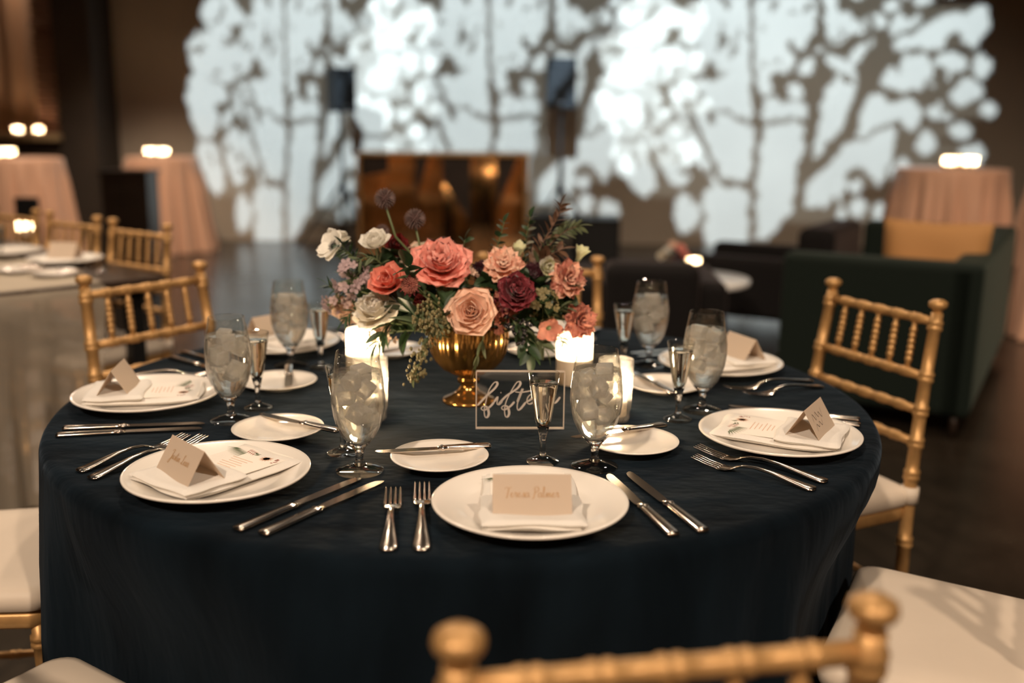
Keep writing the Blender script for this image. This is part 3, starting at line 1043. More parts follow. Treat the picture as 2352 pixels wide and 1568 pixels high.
def strokes(polys, w, z=0.0, closed=False):
    """ribbon lettering in the XY plane"""
    m_ = MB()
    for pts in polys:
        pts = [Vector((p[0], p[1])) for p in pts]
        # catmull-rom
        out = []
        n = len(pts)
        for i in range(n - 1):
            p0, p1, p2, p3 = pts[max(0, i - 1)], pts[i], pts[i + 1], pts[min(n - 1, i + 2)]
            for t in (0, .25, .5, .75):
                out.append(.5 * (2 * p1 + (p2 - p0) * t + (2 * p0 - 5 * p1 + 4 * p2 - p3) * t * t + (3 * p1 - p0 - 3 * p2 + p3) * t ** 3))
        out.append(pts[-1])
        v, f = [], []
        for i, p in enumerate(out):
            d = out[min(len(out) - 1, i + 1)] - out[max(0, i - 1)]
            d = d.normalized() if d.length > 1e-9 else Vector((1, 0))
            nn = Vector((-d.y, d.x))
            ww = w * (.55 + .75 * max(0, -d.y)) * (1 if 0 < i < len(out) - 1 else .5)
            a_, b_ = p + nn * ww / 2, p - nn * ww / 2
            v += [(a_.x, a_.y, z), (b_.x, b_.y, z)]
        for i in range(len(out) - 1):
            f.append((2 * i, 2 * i + 1, 2 * i + 3, 2 * i + 2))
        m_.add(v, f)
    return m_


def off(poly, dx, dy=0, s=1):
    return [(p[0] * s + dx, p[1] * s + dy) for p in poly]


# small cursive alphabet, x-height 1
G = {
    'a': ([[(.75, .85), (.4, 1), (.1, .6), (.15, .1), (.45, .05), (.75, .6), (.8, 1), (.75, .3), (.9, .0), (1.15, .3)]], 1.05),
    'e': ([[(0, .35), (.35, .5), (.6, .8), (.4, 1), (.15, .7), (.15, .25), (.4, 0), (.75, .2), (.9, .4)]], .85),
    'i': ([[(0, .3), (.3, 1), (.25, .3), (.4, 0), (.7, .35)], [(.36, 1.45), (.40, 1.55)]], .65),
    'l': ([[(0, .2), (.35, 1.2), (.5, 2.2), (.3, 2.3), (.2, 1.2), (.2, .3), (.4, 0), (.7, .3)]], .65),
    'm': ([[(0, .2), (.2, 1), (.2, 0), (.3, .6), (.55, 1), (.6, .5), (.6, 0), (.75, .7), (1, 1), (1.05, .4), (1.15, 0), (1.45, .35)]], 1.4),
    'n': ([[(0, .2), (.2, 1), (.2, 0), (.35, .7), (.65, 1), (.7, .4), (.85, 0), (1.1, .35)]], 1.05),
    'r': ([[(0, .2), (.25, 1.1), (.35, .9), (.6, .95), (.5, .4), (.6, 0), (.9, .3)]], .8),
    's': ([[(0, .1), (.35, .6), (.5, 1.1), (.6, .6), (.55, .1), (.25, .0), (.6, .1), (.9, .3)]], .8),
    't': ([[(0, .2), (.35, 1.2), (.5, 2), (.4, 1.2), (.3, .3), (.5, 0), (.8, .3)], [(.05, 1.35), (.8, 1.45)]], .75),
    'u': ([[(0, .3), (.2, 1), (.15, .3), (.35, 0), (.65, .5), (.75, 1), (.72, .3), (.9, 0), (1.1, .3)]], 1.05),
    'J': ([[(.2, 1.8), (.7, 2.3), (1.2, 2.2), (1.0, 1.5), (.7, 0), (.4, -1.1), (0, -1.2), (-.1, -.7), (.6, 0), (1.1, .3)]], 1.1),
    'L': ([[(1.2, 1.9), (1.0, 2.3), (.7, 1.9), (.7, 1), (.4, .1), (.0, .1), (.3, .3), (.8, -.05), (1.4, .3)]], 1.35),
    'T': ([[(-.1, 1.8), (.3, 2.2), (.9, 2.0), (1.5, 2.3)], [(.85, 2.05), (.6, 1), (.35, -.1), (.1, -.1)]], 1.15),
    'P': ([[(.6, 2.0), (.4, .9), (.1, -.3), (-.2, -.3)], [(.1, 1.7), (.6, 2.3), (1.2, 2.2), (1.3, 1.6), (.8, 1.1), (.5, 1.1)]], 1.15),
    ' ': ([], .7),
}


def script(text, h, sp=1.0):
    x, out = 0.0, []
    for ch in text:
        g, adv = G[ch]
        out += [[(px + x, py) for px, py in st] for st in g]
        x += adv * sp
    k = h
    return [[((px - x / 2) * k, py * k) for px, py in st] for st in out]


M_PGREEN = mat('printed_green', (0.10, 0.13, 0.06), .7)
M_PRED = mat('printed_red', (0.30, 0.06, 0.035), .7)
M_PPINK = mat('printed_pink', (0.62, 0.38, 0.26), .7)


def botanical(parent, cy, z):
    g, r_, p = MB(), MB(), MB()

    def leaf(m_, x, y, a, L, w):
        d, n_ = Vector((cos(a), sin(a))), Vector((-sin(a), cos(a)))
        c_ = Vector((x, y))
        pts = [c_, c_ + d * L * .35 + n_ * w, c_ + d * L, c_ + d * L * .35 - n_ * w]
        m_.add([(q.x, q.y, z) for q in pts], [(0, 1, 2, 3)])
    for k in range(9):
        leaf(g, -.045 + k * .003, cy + .004 - k * .0006, R_(200 + k * 9), .026, .0017)
    for k in range(5):
        leaf(g, -.006 + .006 * k, cy + .002 * (k % 2), R_(20 + 60 * (k % 2) + 90 * (k % 3)), .012, .0018)
    for k in range(8):
        leaf(r_, -.026 + k * .0026, cy + .004 - .0005 * k, R_(70 - 140 * (k % 2)), .008, .0014)
    for k in range(7):
        leaf(r_, .044 + .002 * (k % 3), cy - .012 + .003 * k, R_(40 * k), .006, .0016)
    for k in range(14):
        leaf(p, .026, cy - .004, k * 2 * PI / 14, .012, .0022)
    for m_, mm, nm in ((g, M_PGREEN, 'printed_leaves'), (r_, M_PRED, 'printed_berries'), (p, M_PPINK, 'printed_bloom')):
        m_.obj(nm, mm, parent, smooth=False)


NAMES = {1: ('Teresa Palmer', M_INK), 2: ('Justin Lear', M_INK)}
NAPROT = {1: (-9, -.008, -.004), 2: (-3, .004, 0), 3: (4, 0, 0), 4: (-3, 0, 0), 5: (2, 0, 0), 6: (-4, 0, 0), 7: (3, 0, .002)}
CARDROT = {1: 0, 2: -10, 3: -4, 4: 8, 5: 0, 6: 3, 7: -6}
for s in range(1, 8):
    base = at(s, *DPOS[s])
    ra, ddx, ddy = NAPROT[s]
    rz = yaw(s) + R_(ra)
    top = TZ + .0118
    nk = empty('napkin', (base.x, base.y, top), rz, 'folded white linen napkin on the dinner plate ' + PLACE_NAME[s], 'napkin', 'napkins on the dinner plates')
    pillow(.132, .205, .011, 0, 0, 0, .004, s).obj('folded_body', M_NAPKIN, nk)
    pillow(.136, .105, .010, 0, -.052, .0090, .002, s + 20).obj('pocket', M_NAPKIN, nk)
    mn = empty('menu_card', (base.x, base.y, top + .0128), rz, 'cream botanical menu card on the napkin ' + PLACE_NAME[s], 'menu', 'menu cards')
    MB().box(-.054, .054, -.03, .098, 0, .0008).obj('card', M_MENU, mn, smooth=False)
    botanical(mn, .073, .0010)
    tx = MB()
    for k in range(6):
        w_ = .03 + .008 * ((k * 7) % 3)
        tx.box(-w_ / 2, w_ / 2, .010 + k * .007, .0112 + k * .007, .0008, .0010)
    tx.obj('printed_lines', M_PPINK, mn, smooth=False)
    # tent card
    cw, chh, spread = .103, .054, .028
    tt = Vector((0, -.045, 0))
    cz = top + .0182
    cpos = Matrix.Rotation(rz, 3, 'Z') @ Vector((0.004 * (s % 3 - 1), -.050, 0))
    cd = empty('place_card', (base.x + cpos.x, base.y + cpos.y, cz), rz + R_(CARDROT[s]),
               'cream tented place card on the napkin ' + PLACE_NAME[s], 'place card', 'tented place cards')
    hz = math.sqrt(chh ** 2 - spread ** 2)
    MB().add([(-cw / 2, -spread, 0), (cw / 2, -spread, 0), (cw / 2, 0, hz), (-cw / 2, 0, hz), (-cw / 2, spread, 0), (cw / 2, spread, 0)],
             [(0, 1, 2, 3), (3, 2, 5, 4)]).obj('folded_card', M_CARD, cd, smooth=False, solid=.0006)
    if s in (1, 2, 7):
        if s in NAMES:
            st = script(NAMES[s][0], .0058)
            ink, wd_ = NAMES[s][1], .0011
        else:     # a name seen too steeply to read: two flowing pen lines
            q = random.Random(3)
            st = []
            for row, n_ in ((.010, 8), (-.006, 6)):
                st.append([(-.035 + .008 * i, row + (.007 if i % 2 else -.004) + q.uniform(-.003, .003)) for i in range(n_)])
            ink, wd_ = M_DINK, .0010
        lt = strokes(st, wd_)
        nrm = Vector((0, -hz, spread)).normalized()      # outer face normal
        up = Vector((0, spread, hz)).normalized()
        cen = Vector((0, -spread / 2, hz / 2)) + nrm * .0007
        lt.v = [tuple(cen + Vector((1, 0, 0)) * x + up * (y - .003)) for x, y, z in lt.v]
        lt.obj('handwritten_name', ink, cd, smooth=False)

# ------------------------------------------------------------------ goblets with iced water
GOB_OUT = [(.0, .0), (.0365, .0), (.0375, .0015), (.036, .003), (.024, .006), (.010, .010), (.0062, .016), (.0058, .024), (.0068, .032), (.0105, .039), (.018, .047),
           (.026, .057), (.0335, .072), (.0385, .090), (.0410, .110), (.0405, .130), (.0380, .150), (.0350, .168), (.0318, .188), (.0312, .1895)]
GOB_IN = [(.0304, .1885), (.0338, .168), (.0368, .150), (.0393, .130), (.0398, .110), (.0373, .090), (.0322, .073), (.0245, .059), (.016, .050), (.007, .044), (0, .043)]


def goblet_r(z):
    pts = sorted((b_, a_) for a_, b_ in GOB_IN)
    for i in range(len(pts) - 1):
        if pts[i][0] <= z <= pts[i + 1][0]:
            t = (z - pts[i][0]) / (pts[i + 1][0] - pts[i][0])
            return pts[i][1] + t * (pts[i + 1][1] - pts[i][1])
    return 0


def make_goblet():
    e = empty('water_goblet')
    MB().lathe(GOB_OUT[10:] + GOB_IN, 56).obj('bowl', M_FOG, e)
    MB().lathe(GOB_OUT[5:11] + [(.015, .0475), (.007, .0442), (0, .0432)], 48).obj('stem', M_GLASS, e)
    MB().lathe(GOB_OUT[:6] + [(0, .0102)], 48).obj('foot', M_FOOT, e)
    lv = .158
    prof = [(0, .0432)] + [(goblet_r(z) + .0003, z) for z in (.046, .052, .06, .075, .09, .105, .12, .135, .148, lv)] + [(goblet_r(lv) - .002, lv - .0004), (.0, lv - .0006)]
    MB().lathe(prof, 48).obj('water', M_WATER, e)
    q = random.Random(2)
    spots = [(.012, .006, .152), (-.014, -.004, .146), (.002, -.015, .132), (-.010, .014, .122), (.014, .012, .112), (-.012, -.013, .098), (.010, -.006, .088)]
    for x, y, z in spots:
        h = .0105 * q.uniform(.85, 1.15)
        Mx = Matrix.Translation((x, y, z)) @ Quaternion((q.uniform(-1, 1), q.uniform(-1, 1), q.uniform(-1, 1), q.uniform(-1, 1))).normalized().to_matrix().to_4x4()
        MB().box(-h, h, -h, h, -h * 1.1, h * 1.1, Mx).obj('ice_cube', M_ICE, e, bevel=.003)
    return e


gob, gob_used = make_goblet(), []
GPOS = {1: (.139, .448), 2: (.130, .451), 3: (.130, .438), 7: (.130, .436), 4: (.095, .450), 6: (.100, .468)}
for i, s in enumerate((1, 2, 3, 7, 4, 6)):
    place(gob, gob_used, at(s, *GPOS[s]), 0.9 * i, 'stemmed goblet of iced water ' + PLACE_NAME[s], 'goblet', 'water goblets on the round navy table')


# ------------------------------------------------------------------ cordial flutes
def make_flute():
    e = empty('cordial_flute')
    o_ = [(0, 0), (.0255, 0), (.0265, .0012), (.025, .003), (.014, .007), (.0062, .011), (.0046, .018), (.0044, .030), (.0062, .044), (.0095, .058), (.0130, .070), (.0180, .100), (.0225, .128), (.0250, .1445), (.0246, .1455)]
    i_ = [(.0236, .1445), (.0212, .128), (.0168, .100), (.0120, .072), (.0085, .063), (.003, .058), (0, .0575)]
    fac = lambda a, i: 1 + (.035 * (abs(sin(4 * a)) - .6) if 5 <= i <= 11 else 0)
    MB().lathe(o_[9:] + i_, 64, lambda a, i: fac(a, i + 9)).obj('bowl', M_THIN, e)
    MB().lathe(o_[5:10] + [(.0082, .0585), (.003, .058), (0, .0575)], 64, lambda a, i: fac(a, i + 5)).obj('stem', M_GLASS, e)
    MB().lathe(o_[:6] + [(0, .0112)], 48).obj('foot', M_FOOT, e)
    MB().lathe([(0, .0578), (.0032, .0583), (.0087, .0632), (.0123, .0722), (.0171, .100), (.0215, .128), (.0218, .1295), (0, .1292)], 40).obj('cordial', mat('pale_cordial', (1, .97, .92), 0, trans=1, ior=1.35), e)
    return e


flu, flu_used = make_flute(), []
FPOS = {1: (.063, .413), 2: (.050, .404), 3: (.055, .399), 7: (.049, .416), 4: (.062, .387), 6: (.085, .395)}
for s in (1, 2, 3, 7, 4, 6):
    place(flu, flu_used, at(s, *FPOS[s]), .2 * s, 'slender faceted cordial glass ' + PLACE_NAME[s], 'glass', 'cordial glasses on the round navy table')


# ------------------------------------------------------------------ candles
def flame(parent, z, k=1.0):
    MB().lathe([(0, z), (.0028 * k, z + .003 * k), (.0038 * k, z + .007 * k), (.0026 * k, z + .014 * k), (.0008 * k, z + .021 * k), (0, z + .023 * k)], 12).obj('flame', M_FLAME, parent)


def candle_light(parent, z, w):
    d = bpy.data.lights.new('candle_light', 'POINT')
    d.energy = w
    d.color = (1.0, .74, .48)
    d.shadow_soft_size = .012
    o = bpy.data.objects.new('candle_light', d)
    COL.objects.link(o)
    o.parent = parent
    o.location = (0, 0, z)


def tall_votive(loc, label, wax=.055):
    e = empty('pillar_candle', loc, 0, label, 'candle', 'candles on the round navy table')
    MB().lathe([(0, .0005), (.036, .0005), (.0375, .002), (.0375, .105), (.0366, .106)], 48, None, False, True).obj('frosted_holder', M_FROST, e)
    MB().lathe([(0, .005), (.034, .005), (.034, wax), (.028, wax - .002), (0, wax - .003)], 36).obj('wax', M_WAX, e)
    MB().tube([(0, 0, wax - .004), (.001, 0, wax + .006)], .0008, 6).obj('wick', M_WICK, e)
    flame(e, wax + .004)
    candle_light(e, wax + .016, 1.1)
    return e


tall_votive(U(838, 868, TZ), 'frosted glass candle glowing beside the bread plate three places clockwise from the sign')
tall_votive(U(1318, 878, TZ), 'frosted glass candle glowing under the dusty pink flowers')


def cut_votive(loc, label):
    e = empty('cut_glass_votive', loc, 0, label, 'candle', 'cut glass votives')
    fac = lambda a, i: 1.0
    prof = [(0, 0), (.026, 0), (.0275, .003)]
    n, m_ = 40, 16
    v, f = [], []
    zs = [.004 + k * .0068 for k in range(m_ + 1)]
    for j, z in enumerate(zs):
        for k in range(n):
            a = 2 * PI * (k + .5 * (j % 2)) / n
            r = .0275 + .0035 * z / .09 + (.0013 if (k + (j // 2)) % 2 else -.0006) * (1 if 2 < j < 13 else 0)
            v.append((r * cos(a), r * sin(a), z))
    for j in range(m_):
        for k in range(n):
            k2 = (k + 1) % n
            f.append((j * n + k, j * n + k2, (j + 1) * n + k2, (j + 1) * n + k))
    b0 = MB().add(v, f)
    b0.lathe([(.0308, zs[-1]), (.0302, zs[-1] + .001), (.0285, zs[-1]), (.0255, .008), (0, .008)], n)
    b0.lathe([(0, 0), (.0265, 0), (.0275, .004)], n)
    b0.obj('cut_glass', M_THINCUT, e, smooth=False)
    MB().lathe([(0, .009), (.022, .009), (.022, .044), (.0, .043)], 28).obj('wax', M_WAX, e)
    MB().tube([(0, 0, .042), (.001, 0, .050)], .0008, 6).obj('wick', M_WICK, e)
    flame(e, .048)
    candle_light(e, .062, 1.8)
    return e


M_THINCUT = fogged_glass('cut_crystal', 1.0, .22)
cut_votive(U(853, 962, TZ), 'cut crystal votive candle behind the goblet one place clockwise from the sign')
cut_votive(U(1411, 962, TZ), "cut crystal votive candle behind the goblet at the acrylic sign's place")

# ------------------------------------------------------------------ acrylic number sign
sg = empty('table_sign', U(1194, 984, TZ) + Vector((0, 0, 0)), R_(1.5), 'clear acrylic table number sign lettered fifteen in white script', 'sign')
SW, SH, ST = .1555, .1055, .0055
MB().box(-SW / 2, SW / 2, -ST / 2, ST / 2, 0, SH).obj('acrylic_sheet', M_ACRYL, sg, smooth=False)
ed = MB()
for x0, x1, z0, z1 in ((-SW / 2, -SW / 2 + .0016, 0, SH), (SW / 2 - .0016, SW / 2, 0, SH), (-SW / 2, SW / 2, 0, .0022), (-SW / 2, SW / 2, SH - .0022, SH)):
    ed.box(x0, x1, -ST / 2 - .0002, ST / 2 + .0002, z0, z1)
ed.obj('frosted_edge', M_ACEDGE, sg, smooth=False)
KX = SW / 632.0        # traced from the sign's own lettering, 632 units wide
fS = [(52, 970), (110, 905), (168, 850), (192, 815), (186, 797), (165, 806), (132, 860), (112, 940), (100, 1005), (106, 1052), (121, 1058), (133, 1030), (122, 985), (95, 975), (78, 992), (98, 1006), (140, 980), (170, 945)]
fS2 = [(x + 145 + (18 if y < 900 else 0), y - 4) for x, y in fS]
LET = [fS, [(170, 945), (198, 905), (190, 955), (205, 962), (228, 935)], [(216, 872), (220, 878)], fS2,
       [(335, 945), (352, 900), (372, 845), (352, 900), (335, 965), (340, 1002), (362, 990), (395, 945)], [(318, 868), (360, 872), (420, 862), (452, 852)],
       [(395, 945), (430, 925), (446, 900), (430, 888), (408, 912), (405, 945), (425, 958), (468, 935)],
       [(468, 935), (500, 920), (514, 893), (498, 882), (478, 905), (476, 940), (498, 952), (535, 925)],
       [(535, 925), (548, 892), (542, 950), (560, 905), (585, 885), (592, 915), (590, 948), (610, 945), (640, 905)]]
lt = strokes([[(x - 356, y) for x, y in L_] for L_ in LET], 13)
lt.v = [(x * KX, -ST / 2 - .0006, (1146 - y) * KX * .995) for x, y, z in lt.v]
lt.obj('white_lettering', M_WINK, sg, smooth=False)

# ================================================================== CENTREPIECE
VX, VY = -0.083, 1.862
vase = empty('pedestal_vase', (VX, VY, TZ), 0, 'fluted amber gold glass pedestal bowl holding the flowers', 'vase')
flut = lambda a, i: 1 + (.05 * abs(sin(10 * a)) - .03 if 12 <= i <= 17 else 0)
VP = [(0, .0), (.050, .0), (.052, .003), (.048, .007), (.034, .013), (.021, .022), (.016, .031), (.0155, .035), (.0215, .039), (.0215, .046), (.018, .050),
      (.030, .055), (.050, .066), (.064, .082), (.072, .100), (.0755, .118), (.0765, .136), (.0750, .150), (.0760, .157), (.0735, .157), (.0725, .148), (.073, .12), (.060, .085), (0, .066)]
MB().lathe(VP, 160, flut).obj('bowl', M_AMBER, vase)
MOUTH = Vector((VX, VY, TZ + .150))

PETALS = {}


def petal_mesh(key, L, Wd, a0, a1, material, ruffle=0.0, cup=0.6, tip=0.0, r0=0.05, z0=0.0, seed=0, power=.6, nu=8, nv=8):
    """one petal rooted at radius r0, height z0, leaning a0 -> a1 degrees out from the flower axis (flower radius = 1)"""
    k = (key, material.name, seed)
    if k in PETALS:
        return PETALS[k]
    q = random.Random(seed * 77 + len(key))
    ph = [q.uniform(0, 6.28) for _ in range(4)]
    n = 24
    rs, zs = [r0], [z0]
    for i in range(n):
        a = R_(a0 + (a1 - a0) * (i / (n - 1)) ** 1.3)
        rs.append(rs[-1] + L / n * sin(a))
        zs.append(zs[-1] + L / n * cos(a))

    def fn(u, v):
        i = u * n
        i0 = min(n - 1, int(i))
        t = i - i0
        r, z = rs[i0] + (rs[i0 + 1] - rs[i0]) * t, zs[i0] + (zs[i0 + 1] - zs[i0]) * t
        vv = 2 * v - 1
        w = Wd * (.25 + .75 * min(1, u / .55) ** .8) * (max(0.0, 1 - max(0, (u - .55) / .45) ** 2.2) ** power if tip == 0 else max(0.02, 1 - max(0, (u - .45) / .55) ** 1.4))
        x = vv * w
        e = abs(vv) ** 2 * u
        rho = max(r, .26)
        psi = x / rho
        cw_ = min(1.0, cup * 1.5)
        rr = (1 - cw_) * (r - .25 * x * x) + cw_ * (r - rho + rho * cos(psi))
        x = (1 - cw_) * x + cw_ * rho * sin(psi)
        rf = ruffle * u ** 2 * (sin(vv * 7 + ph[0]) + .6 * sin(vv * 13 + ph[1])) * (.4 + .6 * abs(vv) + .5 * u)
        return (rr + rf * .8, x, z + rf + .1 * e * Wd * (1 if q else 1))
    me = MB().grid(fn, nu, nv).mesh('petal', material)
    PETALS[k] = me
    return me


def petal_mat(name, col, transl=.28, var=.12):
    return mat(name, col, .6, var=var, vscale=2.2, transl=transl, sheen=.15)


C_PEACH = petal_mat('peach_petal', (.95, .66, .50))
C_CORAL = petal_mat('coral_petal', (.95, .43, .35))
C_CORAL2 = petal_mat('deep_coral_petal', (.93, .34, .25))
C_CREAM = petal_mat('cream_petal', (.90, .83, .68))
C_WHITE = petal_mat('ivory_petal', (.90, .87, .79))
C_GREENW = petal_mat('greenish_white_petal', (.74, .74, .48))
C_BURG = petal_mat('burgundy_petal', (.17, .010, .008), .2)
C_PLUM = petal_mat('plum_petal', (.22, .03, .04), .2, .3)
C_DPLUM = petal_mat('dark_plum_petal', (.05, .008, .015), .15)
C_DUSTY = petal_mat('dusty_rose_petal', (.56, .22, .16), .25, .25)
C_SALMON = petal_mat('salmon_petal', (.90, .52, .38), .25, .2)
C_LILAC = petal_mat('lilac_petal', (.47, .35, .36), .25, .2)
C_PALEP = petal_mat('pale_pink_petal', (.76, .55, .42))
C_LEAF = mat('dark_leaf', (.030, .062, .024), .45, var=.35, vscale=25, transl=.15)
C_LEAF2 = mat('sage_leaf', (.12, .15, .075), .55, var=.3, vscale=25, transl=.15)
C_RLEAF = mat('russet_leaf', (.16, .085, .05), .55, var=.3, vscale=25, transl=.15)
C_STEM = mat('green_stem', (.10, .13, .05), .5)
C_SEED = mat('olive_seed', (.18, .15, .065), .6, var=.3, vscale=60)
C_THIST = mat('thistle_grey', (.15, .10, .09), .8, var=.3, vscale=90)
C_BERRY = mat('dark_berry', (.012, .010, .012), .25)
C_CENT = mat('anemone_centre', (.012, .012, .02), .8)
C_ASTR = mat('astrantia_pink', (.45, .17, .13), .7, var=.3, vscale=60)


def layers(parent, spec, material, seed=0, mats=None):
    q = random.Random(seed)
    for li, (n, L, Wd, a0, a1, ruf, cup, r0, z0) in enumerate(spec):
        for k in range(n):
            mm = material if not mats else mats[(li * 7 + k) % len(mats)]
            me = petal_mesh('%d_%d_%.2f_%.2f_%.1f_%.1f' % (li, n, L, Wd, a0, a1), L, Wd, a0, a1, mm, ruf, cup, 0, r0, z0, k % 3)
            o = link('petal', me, parent)
            o.rotation_euler = (q.uniform(-.06, .06), q.uniform(-.06, .06), 2 * PI * (k + .5 * (li % 2)) / n + li * .7 + q.uniform(-.12, .12))
            s = q.uniform(.93, 1.07)
            o.scale = (s, s, s * q.uniform(.95, 1.05))


ROSE_OLD = [(3, .62, .22, 4, -14, .01, .8, .03, .12), (4, .72, .34, 8, 2, .01, .8, .07, .08), (5, .84, .46, 16, 16, .012, .75, .12, .04),
        (5, .92, .52, 26, 40, .015, .6, .16, .0), (6, .98, .58, 38, 66, .02, .5, .18, -.04), (6, 1.0, .60, 52, 92, .03, .4, .2, -.08)]
ROSE = [(3, .60, .26, 6, -12, .01, .9, .03, .14), (4, .70, .36, 10, 0, .012, .9, .08, .10), (5, .80, .46, 16, 10, .012, .9, .13, .06), (5, .88, .56, 22, 26, .015, .85, .18, .03),
        (6, .95, .64, 32, 48, .018, .8, .20, .0), (6, 1.0, .72, 42, 74, .022, .7, .22, -.04), (6, 1.02, .78, 54, 98, .03, .6, .22, -.08)]
PEONY_OLD = [(6, .55, .22, 8, -6, .05, .6, .05, .1), (7, .68, .30, 18, 10, .05, .6, .1, .06), (8, .82, .38, 30, 28, .05, .55, .14, .02), (8, .92, .46, 44, 55, .05, .45, .16, -.02), (8, .98, .52, 58, 84, .05, .35, .18, -.06)]
PEONY = [(7, .52, .24, 6, -10, .07, .7, .06, .12), (8, .64, .30, 18, 6, .08, .7, .12, .09), (9, .76, .36, 28, 20, .08, .7, .16, .06), (9, .86, .44, 38, 40, .075, .65, .18, .02), (9, .94, .52, 50, 62, .07, .6, .2, -.02), (9, 1.0, .58, 62, 88, .07, .5, .2, -.06)]
TULIP = [(3, .6, .26, 6, -6, .02, .7, .04, .1), (5, .85, .44, 16, 8, .03, .7, .08, .04), (5, 1.0, .56, 26, 30, .03, .6, .12, 0), (5, 1.05, .6, 40, 52, .03, .5, .14, -.04)]
RANUN = [(5, .42, .22, 2, -34, .01, .8, .06, .16), (7, .56, .30, 10, -18, .01, .8, .14, .1), (8, .72, .38, 24, 0, .012, .7, .2, .04), (8, .86, .44, 40, 22, .015, .6, .22, 0), (8, .95, .5, 58, 48, .02, .5, .24, -.04)]
CARN = [(7, .55, .20, 6, 4, .10, .3, .04, .1), (8, .70, .26, 22, 26, .11, .3, .08, .06), (9, .82, .30, 38, 48, .12, .3, .1, .02), (9, .92, .34, 54, 74, .12, .3, .12, -.02), (9, .98, .36, 68, 100, .12, .25, .12, -.06)]
MUM = [(8, .5, .16, 2, -10, .02, .6, .05, .2), (10, .65, .2, 16, 4, .02, .6, .1, .14), (12, .78, .24, 32, 24, .02, .6, .14, .08), (12, .88, .27, 50, 50, .02, .5, .16, .02), (12, .95, .3, 70, 80, .02, .5, .16, -.04), (11, .95, .3, 92, 112, .02, .4, .16, -.1)]
BALL = [(7, .45, .24, 2, -34, .02, .8, .08, .22), (9, .58, .30, 10, -20, .02, .8, .16, .18), (10, .70, .34, 22, -4, .025, .75, .24, .12), (11, .80, .38, 38, 18, .03, .7, .28, .06), (11, .88, .42, 56, 44, .03, .6, .30, .0), (11, .9, .44, 76, 76, .03, .5, .30, -.06)]
ANEM = [(5, .95, .46, 58, 66, .03, .35, .1, 0), (5, 1.0, .5, 66, 82, .03, .3, .1, -.03)]
BELL = [(6, 1.25, .42, 18, 34, .04, .6, .08, 0)]
OPEN5 = [(5, .95, .5, 50, 92, .06, .3, .08, 0)]


def face(px, py, pz):
    return Vector((px, py, pz)).normalized()


def flower(name, label, px, py, y, dpx, fc, spec, material, seed=0, mats=None, extra=None, stem=True, cat='flower'):
    c = YD(px, py, y)
    Rr = dpx / 2 / (FPX / ((c - CAMP).dot(FWD)))
    fv = face(*fc)
    base = c - fv * Rr * .35
    e = empty(name, base, 0, label, cat)
    e.rotation_mode = 'QUATERNION'
    qt = fv.to_track_quat('Z', 'Y')
    e.rotation_quaternion = qt
    e.scale = (Rr, Rr, Rr)
    layers(e, spec, material, seed, mats)
    # calyx and stem, in the flower's own space
    MB().lathe([(0, -.16), (.10, -.14), (.20, -.03), (.22, .05), (.15, .12)], 10).obj('calyx', C_STEM, e)
    if stem:
        Mi = (Matrix.Translation(base) @ qt.to_matrix().to_4x4() @ Matrix.Scale(Rr, 4)).inverted()
        tgt = MOUTH + Vector(((base.x - VX) * .12, (base.y - VY) * .12, -.03))
        p0, p3 = Vector((0, 0, -.1)), Mi @ tgt
        p1 = Vector((0, 0, -.1 - (p3 - p0).length * .3))
        p2 = Mi @ (tgt + Vector(((base.x - VX) * .15, (base.y - VY) * .15, .06)))
        pts = []
        for i in range(11):
            t = i / 10
            pts.append(p0 * (1 - t) ** 3 + 3 * p1 * t * (1 - t) ** 2 + 3 * p2 * t * t * (1 - t) + p3 * t ** 3)
        MB().tube(pts, .0022 / Rr, 7).obj('stem', C_STEM, e)
    if extra:
        extra(e)
    return e


def anem_centre(e):
    MB().sphere((0, 0, .10), .15, 14, 8, (1, 1, .7)).obj('centre', C_CENT, e)
    st = MB()
    for k in range(34):
        a = k * 2.4
        r = .22 + .06 * (k % 3)
        st.tube([(.1 * cos(a), .1 * sin(a), .08), (r * cos(a), r * sin(a), .16)], .008, 4)
        st.sphere((r * cos(a), r * sin(a), .165), .022, 6, 4)
    st.obj('stamen_ring', C_CENT, e)[ 'kind'] = 'stuff'


def green_eye(e):
    MB().sphere((0, 0, .16), .10, 12, 8).obj('centre', C_SEED, e)


def eyes_dark(e):
    MB().sphere((0, 0, .08), .12, 12, 8).obj('centre', C_PLUM, e)


flower('garden_rose', 'large peach garden rose hanging over the rim of the gold vase', 1083, 714, 1.735, 106, (-.05, -.92, .35), ROSE, C_PEACH, 1)
flower('peony', 'bright coral ruffled peony at the top middle of the bouquet', 1014, 604, 1.80, 126, (.10, -.66, .74), PEONY, C_CORAL, 2)
flower('peony', 'deep coral cupped peony tilted outward below the cream ranunculus', 893, 647, 1.755, 104, (-.30, -.72, .6), TULIP, C_CORAL2, 3)
flower('ranunculus', 'cream ranunculus next to the dark red ranunculus', 861, 553, 1.82, 72, (-.12, -.5, .85), RANUN, C_WHITE, 4)
flower('ranunculus', 'dark red ranunculus tucked behind the cream ranunculus', 912, 566, 1.87, 62, (.3, -.75, .55), RANUN, C_BURG, 5)
flower('anemone', 'white anemone with black centre at the outer edge of the bouquet', 757, 560, 1.82, 78, (-.62, -.62, .48), ANEM, C_WHITE, 6, extra=anem_centre)
flower('anemone', 'white anemone turned away above the black-centred one', 775, 540, 1.88, 60, (.1, .5, .8), ANEM, C_WHITE, 26)
flower('chrysanthemum', 'big ivory chrysanthemum beneath the deep coral peony', 864, 706, 1.760, 108, (-.30, -.50, .80), BALL, C_WHITE, 7, mats=[C_WHITE, C_CREAM])
